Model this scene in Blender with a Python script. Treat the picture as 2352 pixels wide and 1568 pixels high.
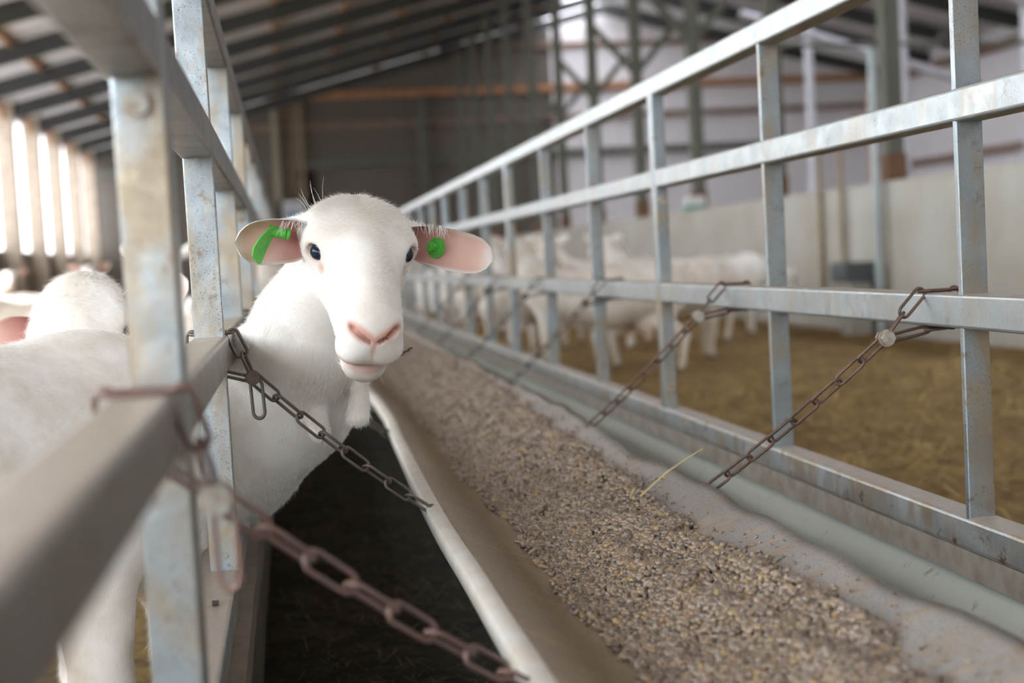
import bpy, math, random
import numpy as np
from mathutils import Vector, Matrix

random.seed(7)
rng = np.random.default_rng(7)
scene = bpy.context.scene
COL = scene.collection
for o in list(bpy.data.objects):
    bpy.data.objects.remove(o, do_unlink=True)

# ------------------------------------------------------------------ camera
YAW, PITCH, ROLL, FPX = 0.15387, 0.05932, 0.05386, 3267.0
CAM = np.array([0.0, 0.0, 0.83])
def cam_axes():
    cy, sy, cp, sp = math.cos(YAW), math.sin(YAW), math.cos(PITCH), math.sin(PITCH)
    f = np.array([sy*cp, cy*cp, -sp]); ri = np.array([cy, -sy, 0.0]); d = np.cross(f, ri)
    cr, sr = math.cos(ROLL), math.sin(ROLL)
    return f, cr*ri + sr*d, -sr*ri + cr*d
AF, AR, AD = cam_axes()
cd = bpy.data.cameras.new('camera')
cam = bpy.data.objects.new('camera', cd); COL.objects.link(cam)
M = Matrix(((AR[0], -AD[0], -AF[0], CAM[0]), (AR[1], -AD[1], -AF[1], CAM[1]),
            (AR[2], -AD[2], -AF[2], CAM[2]), (0, 0, 0, 1)))
cam.matrix_world = M
cd.sensor_width = 36.0; cd.lens = FPX/2352*36.0; cd.sensor_fit = 'HORIZONTAL'
cd.clip_start = 0.02; cd.clip_end = 300
cd.dof.use_dof = True; cd.dof.focus_distance = 1.98; cd.dof.aperture_fstop = 3.3
scene.camera = cam

# ------------------------------------------------------------------ world, sun, exposure
world = bpy.data.worlds.new('overcast_sky'); scene.world = world; world.use_nodes = True
bg = world.node_tree.nodes['Background']
bg.inputs[0].default_value = (0.93, 0.965, 1.0, 1); bg.inputs[1].default_value = 1.0
sun_d = bpy.data.lights.new('sun', 'SUN'); sun_d.energy = 2.2; sun_d.angle = 0.35; sun_d.color = (1, 0.985, 0.965)
sun = bpy.data.objects.new('sun', sun_d); COL.objects.link(sun)
SUN_FROM = Vector((-1.0, -0.45, 1.15))
sun.rotation_euler = SUN_FROM.to_track_quat('Z', 'Y').to_euler()
vs = scene.view_settings
vs.view_transform = 'Standard'; vs.look = 'None'; vs.exposure = 3.0; vs.gamma = 1.0; vs.use_curve_mapping = False

# ------------------------------------------------------------------ helpers: objects
def tag(o, label=None, cat=None, group=None, kind=None):
    if label: o['label'] = label
    if cat: o['category'] = cat
    if group: o['group'] = group
    if kind: o['kind'] = kind
    return o
def empty(name, loc=(0, 0, 0), label=None, cat=None, group=None):
    o = bpy.data.objects.new(name, None); COL.objects.link(o); o.location = loc; o.empty_display_size = 0.05
    return tag(o, label, cat, group)
class MB:
    def __init__(s): s.v = []; s.f = []; s.n = 0
    def add(s, V, F):
        V = np.asarray(V, float); s.v.append(V); s.f += [tuple(i + s.n for i in q) for q in F]; s.n += len(V)
    def build(s, name, mat, parent=None, smooth=False, offset=None):
        V = np.concatenate(s.v)
        if offset is not None: V = V - np.asarray(offset, float)
        return link_mesh(name, V, s.f, mat, parent, smooth)
def link_mesh(name, V, F, mat, parent=None, smooth=False):
    me = bpy.data.meshes.new(name); me.from_pydata(np.asarray(V, float).tolist(), [], F); me.update()
    if smooth: me.polygons.foreach_set('use_smooth', [True]*len(me.polygons))
    if mat: me.materials.append(mat)
    o = bpy.data.objects.new(name, me); COL.objects.link(o)
    if parent: o.parent = parent
    return o
def box_vf(x0, x1, y0, y1, z0, z1):
    V = [(x, y, z) for x in (x0, x1) for y in (y0, y1) for z in (z0, z1)]
    F = [(0, 1, 3, 2), (4, 6, 7, 5), (0, 4, 5, 1), (2, 3, 7, 6), (0, 2, 6, 4), (1, 5, 7, 3)]
    return V, F
def frame_of(d, up=(0, 0, 1)):
    d = np.asarray(d, float); d = d/np.linalg.norm(d); up = np.asarray(up, float)
    if abs(d@up) > 0.97: up = np.array([1.0, 0, 0])
    a = np.cross(up, d); a /= np.linalg.norm(a); return d, a, np.cross(d, a)
def bar_vf(p0, p1, w, h, r=0.004, seg=2, up=(0, 0, 1)):
    """square tube with rounded edges from p0 to p1; w across, h along up"""
    p0 = np.asarray(p0, float); p1 = np.asarray(p1, float)
    d, a, b = frame_of(p1 - p0, up)
    ring = []
    for cx, cy, t0 in ((1, 1, 0), (-1, 1, 90), (-1, -1, 180), (1, -1, 270)):
        for i in range(seg + 1):
            t = math.radians(t0 + 90*i/seg)
            ring.append((cx*(w/2 - r) + r*math.cos(t), cy*(h/2 - r) + r*math.sin(t)))
    n = len(ring)
    V = [p + a*x + b*y for p in (p0, p1) for x, y in ring]
    F = [(i, (i + 1) % n, n + (i + 1) % n, n + i) for i in range(n)] + [tuple(range(n))[::-1], tuple(range(n, 2*n))]
    return V, F
def tube_vf(pts, r, seg=8, closed=False, caps=True):
    pts = [np.asarray(p, float) for p in pts]; n = len(pts)
    rr = r if hasattr(r, '__len__') else [r]*n
    V = []; prev = None
    for i, p in enumerate(pts):
        if closed: d = pts[(i + 1) % n] - pts[i - 1]
        else: d = pts[min(i + 1, n - 1)] - pts[max(i - 1, 0)]
        d = d/(np.linalg.norm(d) + 1e-12)
        if prev is None: _, a, b = frame_of(d)
        else:
            a = prev - d*(prev@d); a /= np.linalg.norm(a); b = np.cross(d, a)
        prev = a
        for k in range(seg):
            t = 2*math.pi*k/seg; V.append(p + rr[i]*(a*math.cos(t) + b*math.sin(t)))
    F = []
    m = n if closed else n - 1
    for i in range(m):
        j = (i + 1) % n
        for k in range(seg):
            k2 = (k + 1) % seg; F.append((i*seg + k, i*seg + k2, j*seg + k2, j*seg + k))
    if not closed and caps:
        F.append(tuple(range(seg))[::-1]); F.append(tuple(range((n - 1)*seg, n*seg)))
    return V, F
def cyl_vf(p0, p1, r0, r1=None, seg=16):
    return tube_vf([p0, p1], [r0, r0 if r1 is None else r1], seg)

# ------------------------------------------------------------------ helpers: materials
def newmat(name):
    m = bpy.data.materials.new(name); m.use_nodes = True
    nt = m.node_tree; b = nt.nodes['Principled BSDF']; return m, nt, b
def N(nt, t, **kw):
    n = nt.nodes.new(t)
    for k, v in kw.items(): setattr(n, k, v)
    return n
def noise(nt, scale, detail=4, rough=0.55, vec=None, dist=0.0):
    n = N(nt, 'ShaderNodeTexNoise'); n.inputs['Scale'].default_value = scale; n.inputs['Detail'].default_value = detail
    n.inputs['Roughness'].default_value = rough; n.inputs['Distortion'].default_value = dist
    if vec: nt.links.new(vec, n.inputs['Vector'])
    return n.outputs['Fac']
def ramp(nt, fac, stops):
    r = N(nt, 'ShaderNodeValToRGB'); nt.links.new(fac, r.inputs[0])
    els = r.color_ramp.elements
    while len(els) > len(stops): els.remove(els[-1])
    while len(els) < len(stops): els.new(0.5)
    for e, (p, c) in zip(els, stops):
        e.position = p; e.color = (c, c, c, 1) if not hasattr(c, '__len__') else (c[0], c[1], c[2], 1)
    return r.outputs[0]
def mix(nt, fac, a, b):
    n = N(nt, 'ShaderNodeMix', data_type='RGBA')
    for s, v in ((n.inputs[0], fac), (n.inputs[6], a), (n.inputs[7], b)):
        if hasattr(v, 'node'): nt.links.new(v, s)
        elif hasattr(v, '__len__'): s.default_value = (v[0], v[1], v[2], 1)
        else: s.default_value = v
    return n.outputs[2]
def objvec(nt, scale=(1, 1, 1)):
    g = N(nt, 'ShaderNodeNewGeometry'); mp = N(nt, 'ShaderNodeMapping'); mp.inputs['Scale'].default_value = scale
    nt.links.new(g.outputs['Position'], mp.inputs['Vector']); return mp.outputs[0]
def bump(nt, b, fac, strength=0.3, dist=0.01):
    n = N(nt, 'ShaderNodeBump'); n.inputs['Strength'].default_value = strength; n.inputs['Distance'].default_value = dist
    nt.links.new(fac, n.inputs['Height']); nt.links.new(n.outputs[0], b.inputs['Normal'])
def simple(name, c, rough=0.7, metal=0.0, var=0.12, scale=6.0, c2=None, spec=0.5):
    m, nt, b = newmat(name)
    c2 = c2 or tuple(x*(1 - var*2) for x in c)
    v = objvec(nt)
    col = mix(nt, ramp(nt, noise(nt, scale, 5, 0.6, v), [(0.35, 0.0), (0.65, 1.0)]), c, c2)
    nt.links.new(col, b.inputs['Base Color']); b.inputs['Roughness'].default_value = rough; b.inputs['Metallic'].default_value = metal
    b.inputs['Specular IOR Level'].default_value = spec
    return m
def galv(name, dusty=1.0, speck=1.0, base=(0.30, 0.345, 0.375), tan=(0.36, 0.285, 0.19), dust=(0.66, 0.61, 0.54)):
    m, nt, b = newmat(name); v = objvec(nt)
    c = mix(nt, ramp(nt, noise(nt, 11, 5, 0.6, v), [(0.38, 0.0), (0.62, 1.0)]), base, tuple(x*1.16 for x in base))
    st = objvec(nt, (1, 1, 0.35))
    c = mix(nt, ramp(nt, noise(nt, 16, 6, 0.65, st, 0.4), [(0.47, 0.0), (0.64, 0.8*dusty)]), c, tan)
    sm_ = N(nt, 'ShaderNodeMath', operation='MULTIPLY'); nt.links.new(ramp(nt, noise(nt, 420, 2, 0.5, v), [(0.60, 0.0), (0.68, 0.75*speck)]), sm_.inputs[0]); nt.links.new(ramp(nt, noise(nt, 9, 3, 0.6, v), [(0.42, 0.15), (0.60, 1.0)]), sm_.inputs[1])
    c = mix(nt, sm_.outputs[0], c, (0.10, 0.085, 0.065))
    c = mix(nt, ramp(nt, noise(nt, 34, 6, 0.7, v), [(0.59, 0.0), (0.68, 0.7*dusty)]), c, (0.22, 0.145, 0.085))
    g = N(nt, 'ShaderNodeNewGeometry'); sx = N(nt, 'ShaderNodeSeparateXYZ'); nt.links.new(g.outputs['Normal'], sx.inputs[0])
    up = ramp(nt, sx.outputs[2], [(0.6, 0.0), (0.9, 0.92)])
    dc = mix(nt, noise(nt, 120, 3, 0.6, v), dust, tuple(x*0.72 for x in dust))
    c = mix(nt, up, c, dc)
    nt.links.new(c, b.inputs['Base Color'])
    met = N(nt, 'ShaderNodeMath', operation='MULTIPLY_ADD'); nt.links.new(up, met.inputs[0]); met.inputs[1].default_value = -0.75; met.inputs[2].default_value = 0.75
    met.use_clamp = True; nt.links.new(met.outputs[0], b.inputs['Metallic'])
    nt.links.new(ramp(nt, noise(nt, 30, 4, 0.6, v), [(0.3, 0.32), (0.7, 0.5)]), b.inputs['Roughness'])
    bump(nt, b, noise(nt, 90, 4, 0.6, v), 0.12, 0.003)
    return m
M_galv = galv('galvanised_steel')
M_rail_left = galv('warm_galvanised_rail', 0.7, 0.3, (0.26, 0.25, 0.24), (0.29, 0.26, 0.22), (0.62, 0.56, 0.48))  # warmer, darker steel tone for the left fence rails
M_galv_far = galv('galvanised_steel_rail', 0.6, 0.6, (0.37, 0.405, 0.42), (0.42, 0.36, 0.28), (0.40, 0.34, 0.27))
M_sill = galv('dusty_sill_steel', 1.5, 0.5, (0.50, 0.52, 0.52), (0.50, 0.42, 0.33), (0.46, 0.40, 0.34))
def m_chain(name, c1, c2):
    m, nt, b = newmat(name); v = objvec(nt)
    c = mix(nt, ramp(nt, noise(nt, 60, 5, 0.65, v), [(0.4, 0.0), (0.6, 1.0)]), c1, c2)
    nt.links.new(c, b.inputs['Base Color']); b.inputs['Roughness'].default_value = 0.5; b.inputs['Metallic'].default_value = 0.55
    bump(nt, b, noise(nt, 400, 3, 0.6, v), 0.25, 0.001); return m
M_chain = m_chain('rusty_chain', (0.12, 0.09, 0.08), (0.19, 0.115, 0.085))
M_chain_dark = m_chain('dark_chain', (0.13, 0.13, 0.12), (0.19, 0.15, 0.12))
M_chain_near = m_chain('pink_rust_chain', (0.22, 0.165, 0.155), (0.27, 0.165, 0.135))
M_bolt = simple('weathered_bolt', (0.46, 0.49, 0.46), 0.5, 0.4, 0.2, 90, (0.33, 0.24, 0.18))
M_bolt_rust = simple('rusty_bolt', (0.20, 0.16, 0.13), 0.6, 0.4, 0.2, 90)

# fences -----------------------------------------------------------------
DL, DR, S = 0.0881, 0.9489, 0.83
OL, OR = 1.1613, 1.9121
Z_T0, Z_M0, Z_L0 = 1.2229, 0.9860, 0.6919      # undersides of top, middle and lower rail
HR = 0.0465                                     # rail height / width
Z_SILL = 0.4185
Y_END = 41.6
YF0 = -0.9
YB = -14.0
def build_fence(side):
    if side < 0:
        xi, sgn, off = -DL, -1, OL
        root = empty('feed_fence', (xi - 0.025, OL, 0.0), 'galvanised feed fence at left, its first post and rail close to the camera', 'fence')
        main_w, main_d = 0.042, 0.050; mod = 0
    else:
        xi, sgn, off = DR, 1, OR
        root = empty('feed_fence', (xi + 0.025, OR, 0.0), 'galvanised tube feed fence running along the right side of the trough', 'fence')
        main_w, main_d = 0.034, 0.042; mod = 2
    ro = np.array(root.location); xc = xi + sgn*HR/2
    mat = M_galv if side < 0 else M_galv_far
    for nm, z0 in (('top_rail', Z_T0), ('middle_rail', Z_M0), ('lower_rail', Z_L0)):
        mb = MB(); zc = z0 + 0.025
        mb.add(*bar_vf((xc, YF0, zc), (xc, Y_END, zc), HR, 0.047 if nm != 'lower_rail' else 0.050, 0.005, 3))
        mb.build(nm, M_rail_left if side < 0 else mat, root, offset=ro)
    mb = MB()
    if side > 0:
        mb.add(*bar_vf((xi + 0.025, YF0, Z_SILL - 0.025), (xi + 0.025, Y_END, Z_SILL - 0.025), 0.05, 0.05, 0.007, 3))
    else:
        mb.add(*bar_vf((xi - 0.033, YF0, Z_SILL - 0.022), (xi - 0.033, Y_END, Z_SILL - 0.022), 0.056, 0.044, 0.004, 3))
    mb.build('bottom_rail', M_sill, root, offset=ro)
    k0 = -2 if side < 0 else -3
    proto = {}
    for k in range(k0, 47):
        y = off + k*S
        if y > Y_END - 0.2: break
        main = (k - mod) % 3 == 0
        if main not in proto:
            mb = MB(); w, d = (main_w, main_d) if main else (0.041, 0.011)
            xo = sgn*(w/2 - 0.002) if main else sgn*0.0225
            mb.add(*bar_vf((xo, d/2, Z_SILL - 0.002), (xo, d/2, Z_T0 + 0.004), w, d, 0.003 if main else 0.002, 2, up=(0, 1, 0)))
            p = mb.build('post', M_galv, root)
            p.location = (xi - ro[0], y - ro[1], 0); proto[main] = (p, [])
            if main:
                bm_ = []
                for zb in ((0.965,) if side < 0 else (0.955, 0.47)):
                    m2 = MB(); m2.add(*cyl_vf((xo, -0.007, zb), (xo, 0.001, zb), 0.0085, 0.0095, 10))
                    m2.add(*cyl_vf((xo, -0.002, zb), (xo, 0.0015, zb), 0.013, 0.013, 16))
                    q = m2.build('bolt', M_bolt, p); bm_.append(q)
                proto[main] = (p, bm_)
        else:
            p0, subs = proto[main]
            p = p0.copy(); COL.objects.link(p); p.parent = root; p.location = (xi - ro[0], y - ro[1], 0)
            for s_ in subs:
                q = s_.copy(); COL.objects.link(q); q.parent = p
    return root
build_fence(-1); build_fence(1)

# chains -----------------------------------------------------------------
LINK = None
def link_mesh_data(mat):
    pts = []; Lh, Wh = 0.0180, 0.0086
    for i in range(9):
        t = math.pi*(-0.5 + i/8); pts.append((Lh + Wh*math.cos(t), Wh*math.sin(t), 0))
    for i in range(9):
        t = math.pi*(0.5 + i/8); pts.append((-Lh + Wh*math.cos(t), Wh*math.sin(t), 0))
    V, F = tube_vf(pts, 0.0025, 8, closed=True)
    me = bpy.data.meshes.new('link'); me.from_pydata([tuple(v) for v in V], [], F); me.update()
    me.polygons.foreach_set('use_smooth', [True]*len(me.polygons)); me.materials.append(mat); return me
LM = {m.name: link_mesh_data(m) for m in (M_chain, M_chain_dark, M_chain_near)}
def put_link(root, mat, a, b, roll, over=0.0062):
    a = np.asarray(a, float); b = np.asarray(b, float); L = np.linalg.norm(b - a)
    d, u, v = frame_of(b - a, (0, 1, 0))
    r = math.radians(roll); y = u*math.cos(r) + v*math.sin(r); z = np.cross(d, y)
    o = bpy.data.objects.new('link', LM[mat.name]); COL.objects.link(o); o.parent = root
    c = (a + b)/2 - np.array(root.location); sx = (L + over)/0.0526
    o.matrix_local = Matrix(((d[0]*sx, y[0], z[0], c[0]), (d[1]*sx, y[1], z[1], c[1]), (d[2]*sx, y[2], z[2], c[2]), (0, 0, 0, 1)))
    return o
def chain(side, y, K, end, label, mat, bolt_mat, group, dangle=False, nbolt=0.012, full=True):
    xi = -DL if side < 0 else DR; s = side
    root = empty('support_chain', tuple(K), label, 'chain', group)
    K = np.array(K); end = np.array(end)
    zt, zb = Z_L0 + 0.050 + 0.003, Z_L0 - 0.003
    xo = xi + s*(HR + 0.003); xn = xi - s*0.004
    n1 = np.array([xn, y, zt]); n2 = np.array([xo, y + 0.002, zt]); n3 = np.array([xo, y + 0.012, zb]); n4 = np.array([xi + s*0.012, y + 0.02, zb - 0.003])
    mid = n1*0.45 + K*0.55 + np.array([0, -0.004, 0.004])
    put_link(root, mat, K, mid, 75); put_link(root, mat, mid, n1, 5)
    put_link(root, mat, n1, n2, 85); put_link(root, mat, n2, n3, 10)
    put_link(root, mat, n3, n4, 80); put_link(root, mat, n4, K + np.array([0, 0.006, -0.004]), 60)
    L = np.linalg.norm(end - K); n = max(3, int(round(L/0.0445)))
    for i in range(n):
        t0, t1 = i/n, (i + 1)/n
        sag = lambda t: np.array([0, 0, -0.010*4*t*(1 - t)])
        put_link(root, mat, K + (end - K)*t0 + sag(t0), K + (end - K)*t1 + sag(t1), 55 if i % 2 else -28)
    if dangle:
        put_link(root, mat, K + np.array([0.004*s*-1, -0.004, -0.006]), K + np.array([0.006, -0.006, -0.006 - dangle]), 15)
    mb = MB()
    h = 0.011
    mb.add(*cyl_vf((0, -h - 0.004, 0), (0, -h + 0.003, 0), nbolt, nbolt, 6 if nbolt > 0.0101 else 20))
    mb.add(*cyl_vf((0, -h + 0.003, 0), (0, -h + 0.005, 0), nbolt*1.15, nbolt*1.15, 18))
    mb.add(*cyl_vf((0, -h, 0), (0, h, 0), 0.004, 0.004, 10))
    mb.add(*cyl_vf((0, h, 0), (0, h + 0.005, 0), nbolt*0.8, nbolt*0.8, 6))
    b = mb.build('bolt', bolt_mat, root)
    return root
GC = 'chains holding up the feed trough'
chain(-1, 1.075, (-0.063, 1.10, 0.660), (0.235, 1.27, 0.415), 'pinkish rusty chain closest to the camera, crossing the bottom left corner', M_chain_near, M_bolt, GC, dangle=0.062, nbolt=0.0125)
chain(-1, 2.06, (-0.058, 2.08, 0.677), (0.225, 2.18, 0.425), 'dark chain from the left rail crossing before the tagged goat\'s neck', M_chain_dark, M_bolt_rust, GC, dangle=0.050, nbolt=0.0095)
chain(1, 2.03, (0.884, 2.03, 0.678), (0.612, 2.21, 0.415), 'brown rusty chain hanging from the right rail beside the closest right fence post', M_chain, M_bolt, GC, nbolt=0.0115)
chain(1, 3.02, (0.884, 3.02, 0.678), (0.63, 3.16, 0.415), 'chain from the right rail just beyond the bolted square post, second from the front', M_chain, M_bolt, GC, nbolt=0.0115)
far_right = [4.22, 5.33, 6.4, 7.5]
for y, lb in zip(far_right, ('third support chain back on the right rail, out of focus', 'fourth support chain back on the right rail, below the goat ear tip', 'fifth support chain back on the right rail, blurred beneath the ear', 'sixth support chain back on the right rail, farthest of the visible ones')):
    chain(1, y, (0.884, y, 0.678), (0.63, y + 0.14, 0.415), lb, M_chain_dark, M_bolt_rust, GC, nbolt=0.0115)
for y, lb in zip((3.15, 4.25), ('dark chain on the left rail right behind the goat neck', 'small dark chain on the left rail beyond the goat, farthest left one')):
    chain(-1, y, (-0.058, y, 0.677), (0.225, y + 0.1, 0.425), lb, M_chain_dark, M_bolt_rust, GC, nbolt=0.0095)

# trough -----------------------------------------------------------------
YL = np.array([-0.6, 0.6, 1.22, 1.75, 2.3, 2.9, 3.56, 4.05, 4.54, 5.5, 7, 9, 12, 42])
XL = np.array([.19, .19, .19, .187, .189, .199, .218, .212, .202, .20, .205, .20, .20, .20])
YR = np.array([-0.6, 0.6, 1.22, 1.38, 1.61, 1.9, 2.16, 2.4, 2.6, 2.9, 3.1, 3.5, 4.2, 5.0, 5.6, 6.4, 9, 12, 42])
XR = np.array([.65, .655, .652, .625, .618, .632, .646, .628, .606, .63, .648, .668, .64, .655, .642, .665, .67, .65, .65])
ys = np.concatenate([np.arange(-0.6, 6, 0.05), np.arange(6, 12, 0.15), np.arange(12, 41.5, 0.8)])
def smooth_interp(y, a, b):
    return (np.interp(y - 0.1, a, b) + np.interp(y - 0.04, a, b) + np.interp(y + 0.04, a, b) + np.interp(y + 0.1, a, b))/4
def wav(y): return 0.0035*np.sin(y*5.1) + 0.0025*np.sin(y*11.3 + 1) + np.clip((y - 4)/3, 0, 1)*0.006*np.sin(y*7.7)
prof = [(0.0, .452), (0.05, .438), (0.13, .418), (0.23, .400), (0.34, .389), (0.45, .386), (0.56, .391), (0.68, .403), (0.80, .421), (0.90, .437), (0.96, .447), (1.0, .456)]
def trough_z(u): return np.interp(u, [p[0] for p in prof], [p[1] for p in prof])
u = np.linspace(0, 1, 26)
zz = np.interp(u, [p[0] for p in prof], [p[1] for p in prof])
zz = np.convolve(np.pad(zz, 1, 'edge'), [.25, .5, .25], 'valid')
V = []; xl = smooth_interp(ys, YL, XL) + 0.016; xr = smooth_interp(ys, YR, XR)
nu = len(u)
for j, y in enumerate(ys):
    for i in range(nu):
        V.append((xl[j] + (xr[j] - xl[j])*u[i], y, zz[i] + wav(y)*(0.3 + abs(u[i] - .5)*1.4)*(1 if u[i] > .5 else .5) + (0.003*math.sin(y*23 + u[i]*3) if u[i] > .9 else 0)))
for j, y in enumerate(ys):
    for i in range(nu):
        p = V[j*nu + i]; V.append((p[0], y, p[2] - 0.006))
F = []; n0 = len(ys)*nu
for j in range(len(ys) - 1):
    for i in range(nu - 1):
        a = j*nu + i; F.append((a, a + 1, a + nu + 1, a + nu)); b = a + n0; F.append((b, b + nu, b + nu + 1, b + 1))
    a = j*nu; F.append((a, a + nu, a + nu + n0, a + n0)); a = j*nu + nu - 1; F.append((a, a + n0, a + nu + n0, a + nu))
def m_trough():
    m, nt, b = newmat('dusty_belt'); g = N(nt, 'ShaderNodeNewGeometry'); sx = N(nt, 'ShaderNodeSeparateXYZ')
    nt.links.new(g.outputs['Position'], sx.inputs[0])
    v = objvec(nt); st = objvec(nt, (0.5, 2.2, 1))
    belt = mix(nt, noise(nt, 8, 5, 0.6, v), (0.30, 0.32, 0.355), (0.37, 0.38, 0.39))
    dustc = mix(nt, noise(nt, 14, 6, 0.7, st), (0.33, 0.265, 0.195), (0.41, 0.33, 0.245))
    # feed dust lies thick on the left slope and in streaks on the right lip, more of it further along
    side = ramp(nt, sx.outputs[0], [(0.40, 1.0), (0.52, 0.25)])
    streak = ramp(nt, noise(nt, 13, 7, 0.72, st, 0.3), [(0.44, 0.0), (0.62, 0.85)])
    far = N(nt, 'ShaderNodeMapRange'); nt.links.new(sx.outputs[1], far.inputs[0]); far.inputs[1].default_value = 1.8; far.inputs[2].default_value = 4.5; far.inputs[3].default_value = 0; far.inputs[4].default_value = 0.55
    mx = N(nt, 'ShaderNodeMath', operation='MAXIMUM'); nt.links.new(side, mx.inputs[0]); nt.links.new(streak, mx.inputs[1])
    mx2 = N(nt, 'ShaderNodeMath', operation='MAXIMUM'); nt.links.new(mx.outputs[0], mx2.inputs[0]); nt.links.new(far.outputs[0], mx2.inputs[1])
    c = mix(nt, mx2.outputs[0], belt, dustc)
    c = mix(nt, ramp(nt, noise(nt, 500, 2, 0.5, v), [(0.56, 0.0), (0.66, 0.8)]), c, (0.13, 0.10, 0.075))
    o_ = ramp(nt, noise(nt, 9, 5, 0.75, st, 0.5), [(0.53, 0.0), (0.68, 0.65)])
    c = mix(nt, o_, c, (0.50, 0.39, 0.27))
    nt.links.new(c, b.inputs['Base Color']); b.inputs['Roughness'].default_value = 0.75
    bump(nt, b, noise(nt, 350, 4, 0.6, v), 0.15, 0.002); return m
root = empty('feed_trough', (0.43, 1.5, 0.39), 'long sagging feed trough of dusty grey belting, hung on chains between the two fences', 'trough')
ro = np.array(root.location)
link_mesh('belt', np.array(V) - ro, F, m_trough(), root, True)
mb = MB(); ring = []
for j, y in enumerate(ys):
    x = xl[j] - 0.016; w = 0.023; zc = 0.452 + wav(y)*0.5
    for dx, dz in ((0, -0.022), (0, 0.000), (0.003, 0.0035), (w - 0.003, 0.0045), (w, 0.0015), (w, -0.006), (0.006, -0.009), (0.006, -0.022)):
        ring.append((x + dx, y, zc + dz))
m_ = 8; F = []
for j in range(len(ys) - 1):
    for i in range(m_):
        i2 = (i + 1) % m_; F.append((j*m_ + i, (j + 1)*m_ + i, (j + 1)*m_ + i2, j*m_ + i2))
M_rim = simple('pale_rim', (0.72, 0.71, 0.68), 0.55, 0.0, 0.06, 25, (0.66, 0.60, 0.50))
mb.add(ring, F); r_ = mb.build('rim', M_rim, root, True, offset=ro); tag(r_, 'pale white folded rim of the trough')

# feed pellets -----------------------------------------------------------
def feed_edges(y):
    l = 0.345 + 0.008*np.sin(y*6.3) + 0.006*np.sin(y*17 + 1) + 0.004*np.sin(y*41)
    r = np.interp(y, [1.0, 1.2, 1.4, 1.6, 1.85, 2.1, 2.4, 2.8, 3.1, 4, 5, 9], [.56, .556, .57, .568, .548, .556, .567, .575, .585, .61, .615, .60]) + 0.006*np.sin(y*19) + 0.005*np.sin(y*37 + 2)
    return l, r
def feed_h(x, y):
    l, r = feed_edges(y); xl_ = smooth_interp(y, YL, XL) + .016; xr_ = smooth_interp(y, YR, XR)
    uu = (x - xl_)/(xr_ - xl_); base = np.interp(uu, [p[0] for p in prof], [p[1] for p in prof])
    t = np.clip((x - l)/(r - l), 0, 1)
    edge = np.clip(np.minimum(t*2.6, (1 - t)*9), 0, 1)
    return base + (0.020*np.sin(np.pi*t)**0.7*edge + 0.007*edge) + edge*(0.0045*np.sin(x*70 + y*9) + 0.0035*np.sin(y*31 + x*40) + 0.003*np.sin(y*57 - x*66)) + wav(y)*0.3, edge
fy = np.concatenate([np.arange(-0.5, 5, 0.03), np.arange(5, 12, 0.1), np.arange(12, 41, 1.0)]); ft = np.linspace(-0.0, 1.0, 30)
V = []
for y in fy:
    l, r = feed_edges(y); x = l + (r - l)*ft; h, e = feed_h(x, np.full_like(x, y)); V += [(a, y, b + 0.0005) for a, b in zip(x, h)]
n = len(ft); F = [(j*n + i, j*n + i + 1, (j + 1)*n + i + 1, (j + 1)*n + i) for j in range(len(fy) - 1) for i in range(n - 1)]
V = np.array(V)
NP_ = 38000
t = rng.random(NP_)
py = 1.02*np.exp(t*math.log(8.5/1.02)); 
l, r = feed_edges(py); tt = rng.random(NP_)*1.0; _m = rng.random(NP_) < 0.05; tt = np.where(_m, -0.10*rng.random(NP_)**2, tt); px = l + (r - l)*tt
h, e = feed_h(px, py); pz = h + 0.0012 + rng.random(NP_)*0.0050
# a few stray pellets and crumbs on the lip
ns = 420; sy = 1.1 + rng.random(ns)**1.6*3.0; l2, r2 = feed_edges(sy); sx_ = r2 + rng.random(ns)**2.2*0.045
xl_ = smooth_interp(sy, YL, XL) + .016; xr_ = smooth_interp(sy, YR, XR); ok = sx_ < xr_ - 0.006
uu = (sx_ - xl_)/(xr_ - xl_); sz = np.interp(uu, [p[0] for p in prof], [p[1] for p in prof]) + wav(sy)*(0.3 + abs(uu - .5)*1.4) + 0.002
px = np.concatenate([px, sx_[ok]]); py = np.concatenate([py, sy[ok]]); pz = np.concatenate([pz, sz[ok]])
n_p = len(px)
rad = 0.0026 + rng.random(n_p)*0.0010; hl = 0.0028 + rng.random(n_p)**1.4*0.0052
nst = ok.sum(); rad[-nst:] *= 0.25 + 0.5*rng.random(nst); hl[-nst:] *= 0.25 + 0.4*rng.random(nst)
ax = rng.normal(size=(n_p, 3)); ax[:, 2] *= 0.55; ax /= np.linalg.norm(ax, axis=1)[:, None]
tmp = rng.normal(size=(n_p, 3)); b1 = np.cross(ax, tmp); b1 /= np.linalg.norm(b1, axis=1)[:, None]; b2 = np.cross(ax, b1)
P0 = np.stack([px, py, pz], 1)
K6 = 7; vs_ = []
for end in (-1, 1):
    for k in range(K6):
        a = 2*math.pi*k/K6
        vs_.append(P0 + ax*(hl*end)[:, None] + (b1*math.cos(a) + b2*math.sin(a))*rad[:, None])
PV = np.stack(vs_, 1).reshape(-1, 3)
base = len(V); allV = np.concatenate([V, PV])
me = bpy.data.meshes.new('feed_pellets')
loops = []; sizes = []
fq = np.array(F); 
q = np.array([[k, (k + 1) % K6, K6 + (k + 1) % K6, K6 + k] for k in range(K6)])
quads = (q[None] + (base + np.arange(n_p)*2*K6)[:, None, None]).reshape(-1, 4)
caps = np.array([list(range(K6))[::-1], list(range(K6, 2*K6))]); capsf = (caps[None] + (base + np.arange(n_p)*2*K6)[:, None, None]).reshape(-1, K6)
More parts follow.
